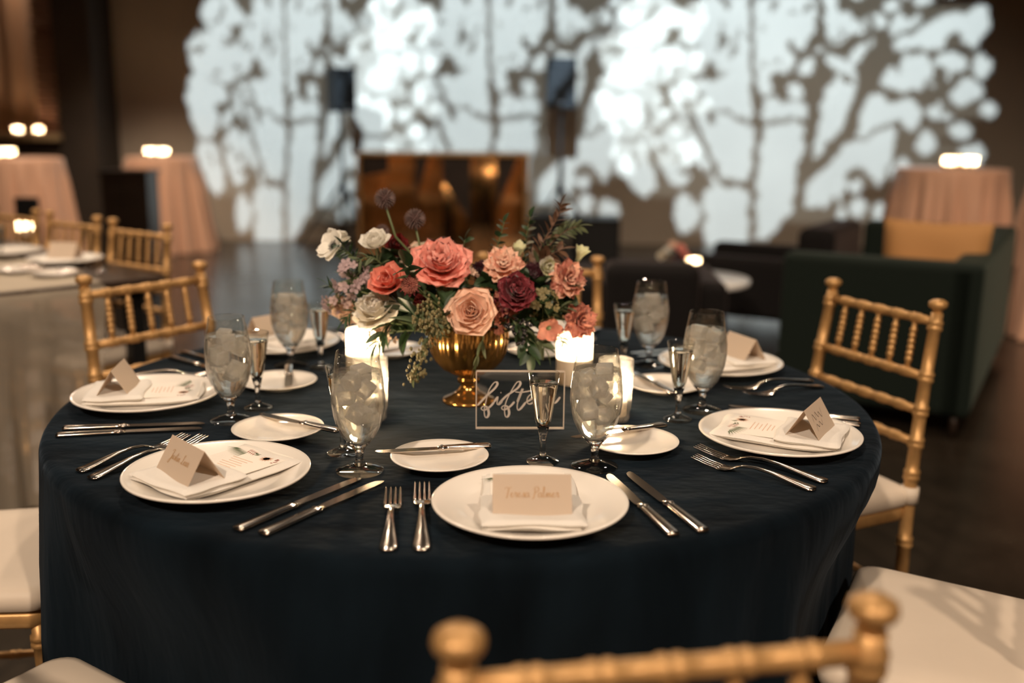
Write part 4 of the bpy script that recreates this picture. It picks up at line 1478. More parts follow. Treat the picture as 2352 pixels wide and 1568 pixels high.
flower('ranunculus', 'pale peach cream flower half hidden behind the bright coral peony', 962, 592, 1.87, 84, (-.15, -.75, .6), RANUN, C_CREAM, 8, mats=[C_CREAM, C_PALEP])
flower('garden_rose', 'pale pink bloom drooping beneath the lilac florets', 792, 712, 1.86, 74, (-.45, -.6, -.35), PEONY, C_PALEP, 9)
flower('carnation', 'peach ruffled carnation above the plum tulip', 1156, 607, 1.80, 86, (.05, -.8, .55), CARN, C_SALMON, 10, mats=[C_PEACH, C_SALMON])
flower('double_tulip', 'plum red double tulip between the peach rose and the phlox', 1186, 668, 1.755, 84, (.25, -.8, .45), PEONY, C_PLUM, 11)
flower('carnation', 'rust coloured carnation below the plum tulip', 1158, 706, 1.80, 70, (.05, -.8, .0), CARN, C_DUSTY, 12, mats=[C_DUSTY, C_PLUM])
flower('carnation', 'dark plum carnation between the coral peony and the peach carnation', 1106, 622, 1.86, 50, (.0, -.8, .5), CARN, C_DPLUM, 13)
flower('scabiosa', 'nearly black plum scabiosa behind the plum tulip', 1226, 632, 1.86, 62, (.1, -.8, .5), CARN, C_DPLUM, 14)
flower('tulip', 'greenish white tulip behind the peach carnation', 1191, 582, 1.88, 56, (.12, -.3, .9), BELL, C_GREENW, 15)
flower('tulip', 'ivory tulip lying sideways beside the phlox', 1255, 612, 1.86, 58, (.45, -.75, .2), TULIP, C_GREENW, 16, mats=[C_GREENW, C_WHITE])
flower('tulip', 'pale yellow ruffled tulip reaching toward the gold chair', 1330, 590, 1.90, 62, (.30, -.35, .85), BELL, C_GREENW, 17)
flower('phlox', 'salmon phlox bloom with dark red eyes', 1306, 640, 1.83, 84, (.35, -.85, .3), CARN, C_SALMON, 18, mats=[C_SALMON, C_DUSTY], extra=eyes_dark)
flower('carnation', 'dusty rose carnation overhanging the frosted candle', 1335, 738, 1.82, 80, (.45, -.8, .1), CARN, C_DUSTY, 19)
flower('petunia', 'dusty pink trumpet flower beside the carnation over the candle', 1262, 758, 1.79, 66, (.15, -.75, -.3), OPEN5, C_DUSTY, 20)
flower('carnation', 'small dark red carnation below the astrantia', 968, 690, 1.76, 34, (0, -.9, .2), CARN, C_BURG, 21)


# lilac and phlox florets: one stem, each floret a part
def floret_cluster(name, label, px, py, y, wpx, n, material, seed, cat='flower'):
    q = random.Random(seed)
    c = YD(px, py, y)
    e = empty(name, c, 0, label, cat)
    s = 1 / (FPX / ((c - CAMP).dot(FWD)))
    me = None
    if ('floret', material.name) not in PETALS:
        m_ = MB()
        for k in range(5):
            a = 2 * PI * k / 5
            Mx = Matrix.Rotation(a, 4, 'Z')
            m_.grid(lambda u, v: Mx @ Vector((.1 + u * .9, (2 * v - 1) * .42 * (.25 + 1.5 * u * (1.15 - u) * 1.4), .05 + .25 * u * u - .1 * (2 * v - 1) ** 2)), 4, 4)
        m_.tube([(0, 0, 0), (0, 0, -.7)], .06, 6)
        PETALS[('floret', material.name)] = m_.mesh('floret', material)
    me = PETALS[('floret', material.name)]
    for i in range(n):
        d = Vector((q.gauss(0, 1), q.gauss(-.5, .8), q.gauss(.1, .8)))
        d.normalize()
        pos = Vector((d.x * wpx * .5 * s, d.y * wpx * .4 * s, d.z * wpx * .5 * s))
        o = link('floret', me, e)
        o.location = pos
        o.rotation_mode = 'QUATERNION'
        o.rotation_quaternion = (d + Vector((q.uniform(-.3, .3), -.3, q.uniform(-.3, .3)))).to_track_quat('Z', 'Y')
        k = wpx * s * q.uniform(.13, .18)
        o.scale = (k, k, k)
    t = MOUTH - c + Vector((0, 0, -.02))
    MB().tube([(0, 0, 0), t * .5 + Vector((0, 0, .02)), t], .0025, 7).obj('stem', C_STEM, e)
    st = MB()
    for o in e.children:
        if o.name.startswith('floret'):
            st.tube([(0, 0, 0), o.location * .8], .0008, 4)
    st.obj('stalks', C_STEM, e)
    return e


floret_cluster('lilac', 'dusty lilac floret cluster under the feathery foliage', 808, 640, 1.80, 82, 26, C_LILAC, 1)
floret_cluster('lilac', 'dusty lilac florets beside the ivory chrysanthemum', 775, 690, 1.84, 66, 18, C_LILAC, 2)
floret_cluster('waxflower', 'tiny peach waxflower buds below the ivory chrysanthemum', 880, 768, 1.80, 60, 16, C_PALEP, 3)
floret_cluster('waxflower', 'tiny blush waxflowers beneath the bright coral peony', 1072, 640, 1.83, 50, 12, C_PALEP, 4)
floret_cluster('queen_annes_lace', 'loose tan seed heads between plum tulip and dusty carnation', 1246, 700, 1.80, 70, 20, C_SEED, 5)
floret_cluster('berry_spray', 'russet bud spray over the vase rim', 1145, 742, 1.79, 50, 16, C_DUSTY, 6)


def thistle(label, px, py, y, dpx, tilt=(0, -.2, 1)):
    c = YD(px, py, y)
    Rr = dpx / 2 / (FPX / ((c - CAMP).dot(FWD)))
    e = empty('globe_thistle', c, 0, label, 'flower')
    m_ = MB()
    n = 130
    for i in range(n):
        z = 1 - 2 * (i + .5) / n
        a = i * 2.399963
        r = math.sqrt(1 - z * z)
        d = Vector((r * cos(a), r * sin(a), z))
        m_.tube([d * Rr * .45, d * Rr * .82, d * Rr * 1.1], [Rr * .03, Rr * .055, Rr * .012], 4, False)
    sp = m_.obj('spikes', C_THIST, e, smooth=False)
    sp['kind'] = 'stuff'
    MB().sphere((0, 0, 0), Rr * .55, 14, 10).obj('globe', mat('thistle_core', (.10, .055, .05), .9), e)
    t = MOUTH - c + Vector((0, 0, -.03))
    MB().tube([(0, 0, -Rr * .5), Vector((0, 0, -Rr * 2)) + t * .12, t * .6 + Vector((0, .0, .01)), t], .0022, 7).obj('stem', C_STEM, e)
    return e


thistle('tallest globe thistle, standing alone above the bouquet', 884, 456, 1.85, 48)
thistle('globe thistle on a dark stem above the bright coral peony', 953, 503, 1.84, 48)
thistle('small globe thistle just clearing the bright coral peony', 1018, 562, 1.88, 36)
thistle('small globe thistle peeking out behind the cream ranunculus', 878, 531, 1.90, 32)


def astrantia(px, py, y, dpx, label):
    c = YD(px, py, y)
    Rr = dpx / 2 / (FPX / ((c - CAMP).dot(FWD)))
    e = empty('astrantia', c, 0, label, 'flower')
    m_ = MB()
    for i in range(120):
        z = 1 - 1.3 * (i + .5) / 120
        a = i * 2.399963
        r = math.sqrt(max(0, 1 - z * z))
        d = Vector((r * cos(a), -abs(z) * .9 - .1, r * sin(a)))
        m_.tube([d * Rr * .2, d * Rr * .9], [Rr * .03, Rr * .05], 4)
    m_.obj('florets', C_ASTR, e, smooth=False)['kind'] = 'stuff'
    MB().sphere((0, Rr * .2, 0), Rr * .5, 12, 8).obj('core', C_DPLUM, e)
    for k in range(12):
        o = link('bract', leaf_mesh('bract', .014, .0035, C_PLUM, .1), e)
        a = k * PI / 6
        o.location = (0, Rr * .25, 0)
        o.rotation_mode = 'QUATERNION'
        o.rotation_quaternion = Vector((cos(a), -.35, sin(a))).to_track_quat('Y', 'Z')
        o.scale = [Rr * 1.25 / .014] * 3
    t = MOUTH - c
    MB().tube([(0, 0, 0), t * .5, t], .002, 6).obj('stem', C_STEM, e)




# greenery: each sprig a thing, its leaves are parts
def leaf_mesh(key, L, Wd, material, bend=.25, fold_=.25, notch=0):
    k = ('leaf', key, material.name)
    if k not in PETALS:
        def fn(u, v):
            vv = 2 * v - 1
            w = Wd * math.sin(PI * min(1, u * .92 + .06)) ** .8 * (1 + (notch * abs(sin(u * 16)) if notch else 0))
            return (vv * w, u * L, -bend * u * u * L + fold_ * abs(vv) * w)
        PETALS[k] = MB().grid(fn, 8, 4).mesh('leaf', material)
    return PETALS[k]


astrantia(941, 655, 1.715, 44, 'spiky dusty red astrantia between the two coral peonies')


def sprig(name, label, pts, leafL, leafW, n, material, seed=0, spread=50, pair=True, droop=.25, stemr=.0016, stem_mat=None, to_mouth=True, tiplf=True):
    """pts: [(px,py,y)...] from root to tip"""
    q = random.Random(seed)
    P = [YD(*p) for p in pts]
    if to_mouth:
        P = [MOUTH + (P[0] - MOUTH) * .15 + Vector((0, 0, -.03))] + P
    out = []
    m_ = len(P)
    for i in range(m_ - 1):
        p0, p1, p2, p3 = P[max(0, i - 1)], P[i], P[i + 1], P[min(m_ - 1, i + 2)]
        for k in range(8):
            t = k / 8
            out.append(.5 * (2 * p1 + (p2 - p0) * t + (2 * p0 - 5 * p1 + 4 * p2 - p3) * t * t + (3 * p1 - p0 - 3 * p2 + p3) * t ** 3))
    out.append(P[-1])
    e = empty(name, out[0], 0, label, 'foliage')
    o0 = out[0].copy()
    MB().tube([p - o0 for p in out], [stemr * (1.2 - .7 * i / len(out)) for i in range(len(out))], 6).obj('stem', stem_mat or C_STEM, e)
    first = 8 if to_mouth else 1
    for k in range(n):
        fr = first + (len(out) - 1 - first) * ((k + .5) / n)
        i = min(len(out) - 2, int(fr))
        p = out[i].lerp(out[i + 1], fr - i) - o0
        d = (out[i + 1] - out[i]).normalized()
        for s in ((-1, 1) if pair else ((-1) ** k,)):
            side = d.cross(Vector((0, -1, .2))).normalized() * s
            side = Quaternion(d, q.uniform(-.7, .7)) @ side
            dr = (d * cos(R_(spread)) + side * sin(R_(spread)) + Vector((0, -.15, 0))).normalized()
            L = leafL * q.uniform(.75, 1.15) * (1 - .25 * k / n)
            o = link('leaf', leaf_mesh('%.3f_%.3f' % (leafL, leafW), leafL, leafW, material, droop), e)
            o.location = p
            o.rotation_mode = 'QUATERNION'
            o.rotation_quaternion = dr.to_track_quat('Y', 'Z') @ Quaternion((0, 1, 0), q.uniform(-.9, .9))
            o.scale = [L / leafL] * 3
    if tiplf:
        o = link('leaf', leaf_mesh('%.3f_%.3f' % (leafL, leafW), leafL, leafW, material, droop), e)
        o.location = out[-1] - o0
        o.rotation_mode = 'QUATERNION'
        o.rotation_quaternion = (out[-1] - out[-3]).to_track_quat('Y', 'Z')
    return e


def seeds(e, n, r, rs, seed):
    q = random.Random(seed)
    stem = [c for c in e.children if c.name.startswith('stem')][0]
    vs_ = [v.co.copy() for v in stem.data.vertices]
    vs_ = vs_[len(vs_) * 2 // 5:]
    m_ = MB()
    for i in range(n):
        p = q.choice(vs_) + Vector((q.gauss(0, r), q.gauss(0, r), q.gauss(0, r)))
        m_.sphere(p, rs * q.uniform(.7, 1.2), 7, 5, (1, 1, 1.3))
    m_.obj('seed', C_SEED, e)['kind'] = 'stuff'


a = sprig('eucalyptus', 'seeded eucalyptus trailing down past the vase toward the table', [(1000, 745, 1.74), (980, 790, 1.72), (958, 850, 1.71), (952, 868, 1.71)], .018, .005, 6, C_LEAF2, 1, 40)
seeds(a, 110, .0075, .0028, 1)
a = sprig('eucalyptus', 'seeded eucalyptus curling in front of the vase rim by the chrysanthemum', [(985, 700, 1.72), (975, 720, 1.70), (960, 745, 1.70)], .018, .005, 4, C_LEAF2, 2, 40)
seeds(a, 55, .0085, .0028, 2)
a = sprig('eucalyptus', 'seeded eucalyptus cluster between chrysanthemum and peach rose', [(1000, 715, 1.72), (1005, 735, 1.70), (1010, 760, 1.70)], .018, .005, 4, C_LEAF2, 3, 40)
seeds(a, 60, .009, .0028, 3)
sprig('ruscus', 'dark glossy ruscus leaves between the coral peonies', [(960, 660, 1.73), (945, 635, 1.72), (938, 612, 1.71)], .045, .013, 2, C_LEAF, 4, 55)
sprig('tulip_leaf', 'long blade leaves running from the chrysanthemum to the vase', [(990, 760, 1.74), (950, 720, 1.74), (910, 690, 1.75)], .065, .011, 3, C_LEAF, 5, 18)
sprig('tulip_leaf', 'upright blade leaves beneath the bright coral peony', [(1030, 745, 1.76), (1022, 720, 1.75), (1024, 696, 1.76)], .055, .010, 3, C_LEAF, 6, 22)
sprig('fern', 'feathery green foliage around the white anemones', [(850, 640, 1.83), (820, 600, 1.82), (795, 575, 1.81), (785, 560, 1.80)], .030, .0035, 12, C_LEAF, 7, 55)
sprig('fern', 'feathery green foliage under the cream ranunculus', [(900, 630, 1.83), (875, 605, 1.80), (850, 590, 1.79), (820, 600, 1.79)], .030, .0035, 12, C_LEAF2, 8, 55)
sprig('fern', 'loose feathery foliage reaching out by the lilac', [(860, 680, 1.82), (810, 670, 1.80), (770, 665, 1.80), (755, 655, 1.80)], .026, .0035, 10, C_LEAF, 9, 45)
sprig('fern', 'thin foliage pointing down under the pale pink bloom', [(850, 720, 1.81), (815, 715, 1.79), (795, 730, 1.78)], .03, .0035, 5, C_LEAF, 10, 35)
sprig('olive_branch', 'drooping narrow leaves in front of the frosted candle beside the vase', [(930, 740, 1.78), (890, 745, 1.76), (865, 790, 1.75)], .045, .007, 5, C_LEAF, 11, 40)
sprig('olive_branch', 'dark leaves filling the gap below the chrysanthemum', [(960, 760, 1.80), (920, 760, 1.80), (890, 755, 1.80)], .045, .012, 6, C_LEAF, 12, 55)
sprig('pistache', 'upright small-leaved sprig behind the peach carnation', [(1125, 620, 1.88), (1140, 575, 1.89), (1158, 510, 1.90)], .020, .0065, 9, C_LEAF, 13, 50)
sprig('pistache', 'upright dark-leaved sprig before the gold mirror bar', [(1195, 640, 1.90), (1205, 570, 1.92), (1218, 498, 1.93)], .022, .007, 10, C_LEAF, 14, 50)
sprig('pistache', 'small dark leaf sprig rising beside the bright coral peony', [(1060, 620, 1.88), (1062, 580, 1.88), (1068, 550, 1.88)], .024, .009, 3, C_LEAF, 15, 40)
sprig('grevillea', 'russet fern-like sprig leaning toward the black loudspeaker box', [(1215, 620, 1.88), (1245, 560, 1.89), (1280, 500, 1.90), (1288, 475, 1.90)], .030, .005, 14, C_RLEAF, 16, 40, stem_mat=C_RLEAF)
sprig('grevillea', 'olive fern-like sprig spreading sideways at the top', [(1225, 620, 1.88), (1265, 560, 1.89), (1300, 530, 1.90), (1325, 520, 1.90)], .030, .006, 13, C_LEAF2, 17, 42, stem_mat=C_RLEAF)
sprig('grevillea', 'broad russet leaves below the fern-like sprigs', [(1225, 620, 1.88), (1255, 590, 1.87), (1285, 575, 1.87)], .032, .008, 7, C_RLEAF, 18, 50, stem_mat=C_RLEAF)
sprig('privet', 'dark leaves spilling over the vase below the plum tulip', [(1180, 740, 1.80), (1205, 770, 1.79), (1215, 810, 1.78)], .040, .010, 7, C_LEAF, 19, 45)
a = sprig('privet', 'black berry spray beside the gold vase rim', [(1160, 730, 1.79), (1185, 745, 1.77), (1200, 765, 1.77)], .02, .006, 3, C_LEAF, 20, 45)
stem = [c for c in a.children if c.name.startswith('stem')][0]
q_ = random.Random(6)
vb = [v.co.copy() for v in stem.data.vertices][60:]
bm_ = MB().sphere((0, 0, 0), .0036, 10, 8).mesh('berry', C_BERRY)
for i in range(34):
    o = link('berry', bm_, a)
    o.location = q_.choice(vb) + Vector((q_.gauss(0, .011), q_.gauss(0, .008), q_.gauss(0, .011)))
sprig('privet', 'sage leaves hanging between vase and dusty pink trumpet', [(1200, 750, 1.81), (1235, 780, 1.81), (1250, 800, 1.81)], .035, .008, 6, C_LEAF2, 21, 45)
sprig('lisianthus_bud', 'pale green bud stems pointing out under the phlox', [(1240, 720, 1.82), (1275, 715, 1.82), (1300, 705, 1.82)], .03, .005, 4, C_LEAF2, 22, 30)
sprig('olive_branch', 'single slender leaf stem lying against the gold bowl', [(1110, 770, 1.772), (1098, 815, 1.772), (1090, 848, 1.772)], .03, .004, 3, C_LEAF2, 23, 20)
sprig('fern', 'small fern tip hanging before the lit candle', [(1270, 770, 1.83), (1290, 785, 1.84), (1305, 790, 1.85)], .018, .003, 6, C_LEAF, 24, 55)
# dense dark fill leaves inside the bouquet
for i, (px, py, y) in enumerate([(940, 700, 1.83), (1050, 680, 1.84), (1120, 660, 1.85), (1230, 670, 1.87), (880, 620, 1.86), (1010, 660, 1.86), (1280, 690, 1.87), (830, 660, 1.87), (1170, 630, 1.88), (930, 610, 1.89), (1060, 725, 1.80), (1225, 725, 1.83)]):
    sprig('salal', ['broad dark salal leaves inside the bouquet near the ' + t for t in
                    ('astrantia', 'peach rose', 'dark plum carnation', 'black scabiosa', 'cream ranunculus', 'bright coral peony', 'phlox', 'lilac', 'peach carnation', 'dark red ranunculus', 'vase rim', 'rust carnation')][i],
          [(px + (1075 - px) * .3, py + 30, y), (px, py, y - .01), (px + (px - 1075) * .08, py - 14, y - .02)], .048, .018, 5, C_LEAF, 40 + i, 65)

# ================================================================== LONG TABLE WITH SHEER RUNNER
T2Z = .762
A2 = Vector((-1.20, 3.42, 0))                       # corner by the navy table
eE = Vector((-.70, -.714, 0)).normalized()          # along the short end
eL = Vector((-.714, .70, 0)).normalized()           # along the length
t2 = empty('long_table', A2, 0, 'long dark wooden dining table with black legs under the sheer runner', 'table')
M2 = Matrix((eE, eL, Vector((0, 0, 1)))).transposed()
if M2.determinant() < 0:
    pass


def t2p(a_, b_, z):
    return M2 @ Vector((a_, b_, z))


M2W = M2.to_4x4()
W2, L2 = .95, 2.6
for k in range(6):
    MB().box(k * W2 / 6 + .001, (k + 1) * W2 / 6 - .001, 0, L2, T2Z - .035, T2Z, M2W).obj('plank', M_DARKWOOD, t2, smooth=False, bevel=.003)
for a_ in (.08, W2 - .08):
    for b_ in (.10, L2 - .1):
        MB().box(a_ - .025, a_ + .025, b_ - .025, b_ + .025, 0, T2Z - .035, M2W).obj('leg', M_BLACK, t2, smooth=False)
M_SHEER = sheer('sheer_ivory_gauze', (.66, .57, .45), .42)
ra, rb = .22, .78
rq = random.Random(3)


def runner(u, v):
    # v 0..1 : from far along the table to the hem
    x = ra + (rb - ra) * u
    s = v * 2.55
    wob = .018 * sin(u * 19 + 1) + .012 * sin(u * 31 + 2)
    if s < 1.85:
        return tuple(t2p(x + .01 * sin(s * 5), 1.85 - s, T2Z + .0025 + .0015 * sin(u * 25 + s * 7)))
    d = s - 1.85
    xc = (ra + rb) / 2
    pull = 1 - .30 * (d / .7)
    return tuple(t2p(xc + (x - xc) * pull + .04 * d, -.006 - .02 * min(1, d / .05) - max(0, wob + .012) * d * 2.2, T2Z + .002 - d))


rn_ = MB().grid(runner, 60, 60).obj('table_runner', M_SHEER)
rn_.location = A2
tag(rn_, 'sheer ivory gauze runner hanging off the end of the long dark table', 'table runner')

# chairs at the long table
for k, lab in enumerate(('gold chiavari chair at the long dark table, closest to its bare corner', 'gold chiavari chair at the long dark table, second from its bare corner', 'gold chiavari chair at the long dark table, third from its bare corner')):
    place(chair0, chair_used, (-1.54 - .375 * k, 3.573 + .287 * k, 0), math.atan2(.57, -.82), lab, 'chair', 'gold chairs at the long dark table')
p = A2 + t2p(W2 + .10, .42, 0)
place(chair0, chair_used, (p.x, p.y, 0), math.atan2(eE.x, -eE.y), 'gold chiavari chair seen through the sheer runner, other side of long table', 'chair', 'gold chairs at the long dark table')

for (px, py, lab) in ((150, 600, 'white dinner plate on the long dark table, by its bare corner'), (15, 582, 'white dinner plate on the long dark table, beside the tealight')):
    o = link('dinner_plate', din_me)
    o.location = U(px, py, T2Z + .012) + Vector((0, 0, -.008))
    tag(o, lab, 'plate', 'plates on the long dark table')
    if px > 100:
        c_ = o.location
        nk = empty('napkin', c_ + Vector((0, 0, .0118)), math.atan2(-eE.x, eE.y), 'folded white napkin on the plate on the long dark table', 'napkin')
        pillow(.13, .20, .010, 0, 0, 0, .004, 91).obj('folded_body', M_NAPKIN, nk)
        cd = empty('place_card', c_ + Vector((0, 0, .022)), R_(-8), 'cream tented place card on the long dark table', 'place card')
        MB().add([(-.054, -.033, 0), (.054, -.033, 0), (.054, 0, .057), (-.054, 0, .057), (-.054, .033, 0), (.054, .033, 0)],
                 [(0, 1, 2, 3), (3, 2, 5, 4)]).obj('folded_card', M_CARD, cd, smooth=False, solid=.0006)
for i, (px, py) in enumerate(((40, 626), (128, 634))):
    o = link('bread_plate', brd_me)
    o.location = U(px, py, T2Z)
    tag(o, ['small white plate on the sheer runner beside the glass', 'small white plate on the sheer runner at its edge'][i], 'plate', 'small plates on the sheer runner')
    place(bknife[0], bknife[1], U(px, py, T2Z) + Vector((0, 0, .016)), R_(60 + 20 * i), ['silver butter knife on the runner plate beside the glass', 'silver butter knife on the runner plate at its edge'][i], 'knife')
for i, (px, py) in enumerate(((196, 622), (236, 618))):
    o = place(knife[0], knife[1], U(px, py, T2Z), R_(-52 + 4 * i), ['silver knife on the bare dark tabletop corner', 'second silver knife on the bare dark tabletop corner'][i], 'knife', 'knives on the long dark table')
    o.rotation_mode = 'XYZ'
place(flu, flu_used, U(4, 600, T2Z), 0, 'slender cordial glass on the long dark table', 'glass')


def tealight(loc, label, w=.8, glow=True, k=1.0, cat='candle', group=None):
    e = empty('tealight', loc, 0, label, cat, group)
    MB().lathe([(0, .0005), (.026 * k, .0005), (.030 * k, .004), (.033 * k, .055 * k), (.0322 * k, .0555 * k)], 24, None, False, True).obj('glass_cup', M_FROST, e)
    MB().lathe([(0, .006), (.0265 * k, .006), (.0275 * k, .024 * k), (0, .023 * k)], 20).obj('wax', M_WAX, e)
    flame(e, .026 * k, 1.25 * k)
    if glow:
        candle_light(e, .036 * k, w)
    return e


tealight(U(57, 540, T2Z), 'lit tealight cup among the plates of the long dark table', 1.5, k=1.2)


# ================================================================== COCKTAIL TABLES
def cocktail(cx, cy, top_z, rad, hem, label, seed, squeeze=0.0):
    q = random.Random(seed)
    ph = [q.uniform(0, 6.28) for _ in range(4)]
    tbl = empty('cocktail_table', (cx, cy, 0), 0, 'tall round cocktail table under the cloth ' + label.split(' tall table ')[1], 'table')
    MB().lathe([(0, top_z - .03), (rad - .01, top_z - .03), (rad - .01, top_z - .004), (0, top_z - .004)], 40).obj('tabletop', M_DARKWOOD, tbl)
    MB().tube([(0, 0, .03), (0, 0, top_z - .03)], .03, 12).obj('post', M_BLACK, tbl)
    MB().lathe([(0, 0), (.25, 0), (.25, .02), (.03, .04), (0, .04)], 32).obj('base', M_BLACK, tbl)
    n = 160
    v, f = [], []
    lev = [(.001, top_z), (rad * .6, top_z), (rad * .97, top_z), (rad + .004, top_z - .006)]
    for r, z in lev:
        for k in range(n):
            a = 2 * PI * k / n
            v.append((r * cos(a), r * sin(a), z))
    zs = [top_z - .02 - (top_z - .03) * (i / 12) ** 1.1 for i in range(13)]
    for z in zs:
        d = 1 - z / top_z
        for k in range(n):
            a = 2 * PI * k / n
            w = .5 * sin(16 * a + ph[0]) + .4 * sin(27 * a + ph[1]) + .25 * sin(9 * a + ph[2])
            r = rad + .006 + (hem - rad) * d ** 1.1 + .085 * min(1, d * 4) * (.35 + .65 * d) * max(-.5, w)
            v.append((r * cos(a), r * sin(a), max(.006, z)))
    for i in range(len(lev) + len(zs) - 1):
        for k in range(n):
            k2 = (k + 1) % n
            f.append((i * n + k, (i + 1) * n + k, (i + 1) * n + k2, i * n + k2))
    o = MB().add(v, f).obj('tablecloth', M_BLUSH)
    o.location = (cx, cy, 0)
    tag(o, label, 'tablecloth', 'blush cloths on the cocktail tables')


p = YD(371, 360, 10.15)
CT1 = (p.x, 10.15, p.z)
cocktail(*CT1[:2], CT1[2], .34, .46, 'long blush satin cloth on the tall table beside the tree projection', 1)
p = YD(40, 362, 9.3)
CT2 = (p.x, 9.3, p.z)
cocktail(*CT2[:2], CT2[2], .38, .47, 'long blush satin cloth on the tall table below the curtained alcove', 2)
p = YD(2188, 386, 7.2)
CT3 = (p.x, 7.2, p.z)
cocktail(*CT3[:2], CT3[2], .375, .41, 'long blush satin cloth on the tall table behind the velvet sofa', 3)
cocktail(3.63, 6.25, 1.05, .375, .45, 'long blush satin cloth on the tall table past the end of the sofa', 4)
for (cx, cy, cz_), nm, offs in ((CT1, 'tree projection', ((-.05, -.16), (.07, -.14))), (CT2, 'curtained alcove', ((-.09, -.2), (.02, -.18))), (CT3, 'velvet sofa', ((-.10, -.18), (.03, -.2), (-.03, -.1)))):
    for i, (dx, dy) in enumerate(offs):
        tealight((cx + dx, cy + dy, cz_), ['frosted tealight', 'second frosted tealight', 'small third tealight'][i] + ' on the blush cocktail table by the ' + nm, 4.0, i < 2, 1.5, group='tealights on cocktail tables')
for i, px in enumerate((40, 88)):
    p = YD(px, 288, PY - .02)
    tealight((p.x, PY - .02, az0 + .012), ['lit tealight on the alcove sill beneath the curtain fold', 'lit tealight on the alcove sill by the bricks'][i], 2.5, True, 1.3, group='tealights on the alcove sill')

# dark lectern and black easel panel among the far tables
p0, p1 = YD(245, 390, 8.3), YD(347, 390, 8.3)
ld = empty('lectern', ((p0.x + p1.x) / 2, 8.3, 0), R_(4), 'dark brown wooden lectern standing before the blush table', 'lectern')
w_ = (p1.x - p0.x) / 2
MB().box(-w_, w_, -.16, .18, .06, p0.z - .03).obj('body', M_DARKWOOD, ld, smooth=False, bevel=.006)
MB().box(-w_ + .05, w_ - .05, -.172, -.158, .16, p0.z - .14).obj('front_panel', M_DARKWOOD, ld, smooth=False, bevel=.006)
MB().box(-w_ - .015, w_ + .015, -.19, .2, p0.z - .03, p0.z).obj('top', M_DARKWOOD, ld, smooth=False, bevel=.006)
MB().box(-w_ - .01, w_ + .01, -.18, .2, 0, .06).obj('plinth', M_DARKWOOD, ld, smooth=False, bevel=.004)
p0, p1 = YD(34, 453, 6.6), YD(97, 575, 6.6)
es = empty('display_stand', ((p0.x + p1.x) / 2, 6.6, 0), 0, 'black panel on a stand behind the long table chairs', 'stand')
w_ = (p1.x - p0.x) / 2
MB().box(-w_, w_, -.02, .02, p1.z, p0.z).obj('panel', M_BLACK, es, smooth=False, bevel=.005)
MB().tube([(0, 0, .02), (0, 0, p1.z)], .015).obj('pole', M_BLACK, es)
MB().lathe([(0, 0), (.15, 0), (.15, .012), (.02, .02), (0, .02)], 24).obj('base', M_BLACK, es)

# ================================================================== MIRROR-FRONTED BAR AND LOUDSPEAKERS
p0, p1 = YD(820, 352, 9.0), YD(1214, 350, 9.0)
bz = (p0.z + p1.z) / 2
bar = empty('mirror_bar', ((p0.x + p1.x) / 2, 9.0, 0), 0, 'gold mirrored bar front standing before the tree projection', 'bar')
hw = (p1.x - p0.x) / 2
n = 6
qb = random.Random(9)
for k in range(n):
    xa, xb = -hw + .03 + k * (2 * hw - .06) / n, -hw + .03 + (k + 1) * (2 * hw - .06) / n
    Mx = Matrix.Translation(((xa + xb) / 2, 0, 0)) @ Matrix.Rotation(qb.uniform(-.07, .07), 4, 'Z') @ Matrix.Rotation(R_(qb.uniform(-2.2, -.3)), 4, 'X')
    MB().box(-(xb - xa) / 2 + .002, (xb - xa) / 2 - .002, -.012, .0, .06, bz - .03, Mx).obj('mirror_panel', M_MIRROR, bar, smooth=False)
M_BRASS = mat('brushed_brass', (.55, .33, .13), .35, .8)
for x in (-hw, hw - .03):
    MB().box(x, x + .03, -.03, .6, 0, bz - .03).obj('end_post', M_BRASS, bar, smooth=False, bevel=.004)
MB().box(-hw, hw, -.03, .02, 0, .06).obj('kick_board', M_BRASS, bar, smooth=False, bevel=.004)
MB().box(-hw - .02, hw + .02, -.05, .62, bz - .03, bz).obj('counter', M_BRASS, bar, smooth=False, bevel=.005)
MB().box(-hw + .03, hw - .03, .01, .03, .06, bz - .03).obj('backing', M_DARKWOOD, bar, smooth=False)


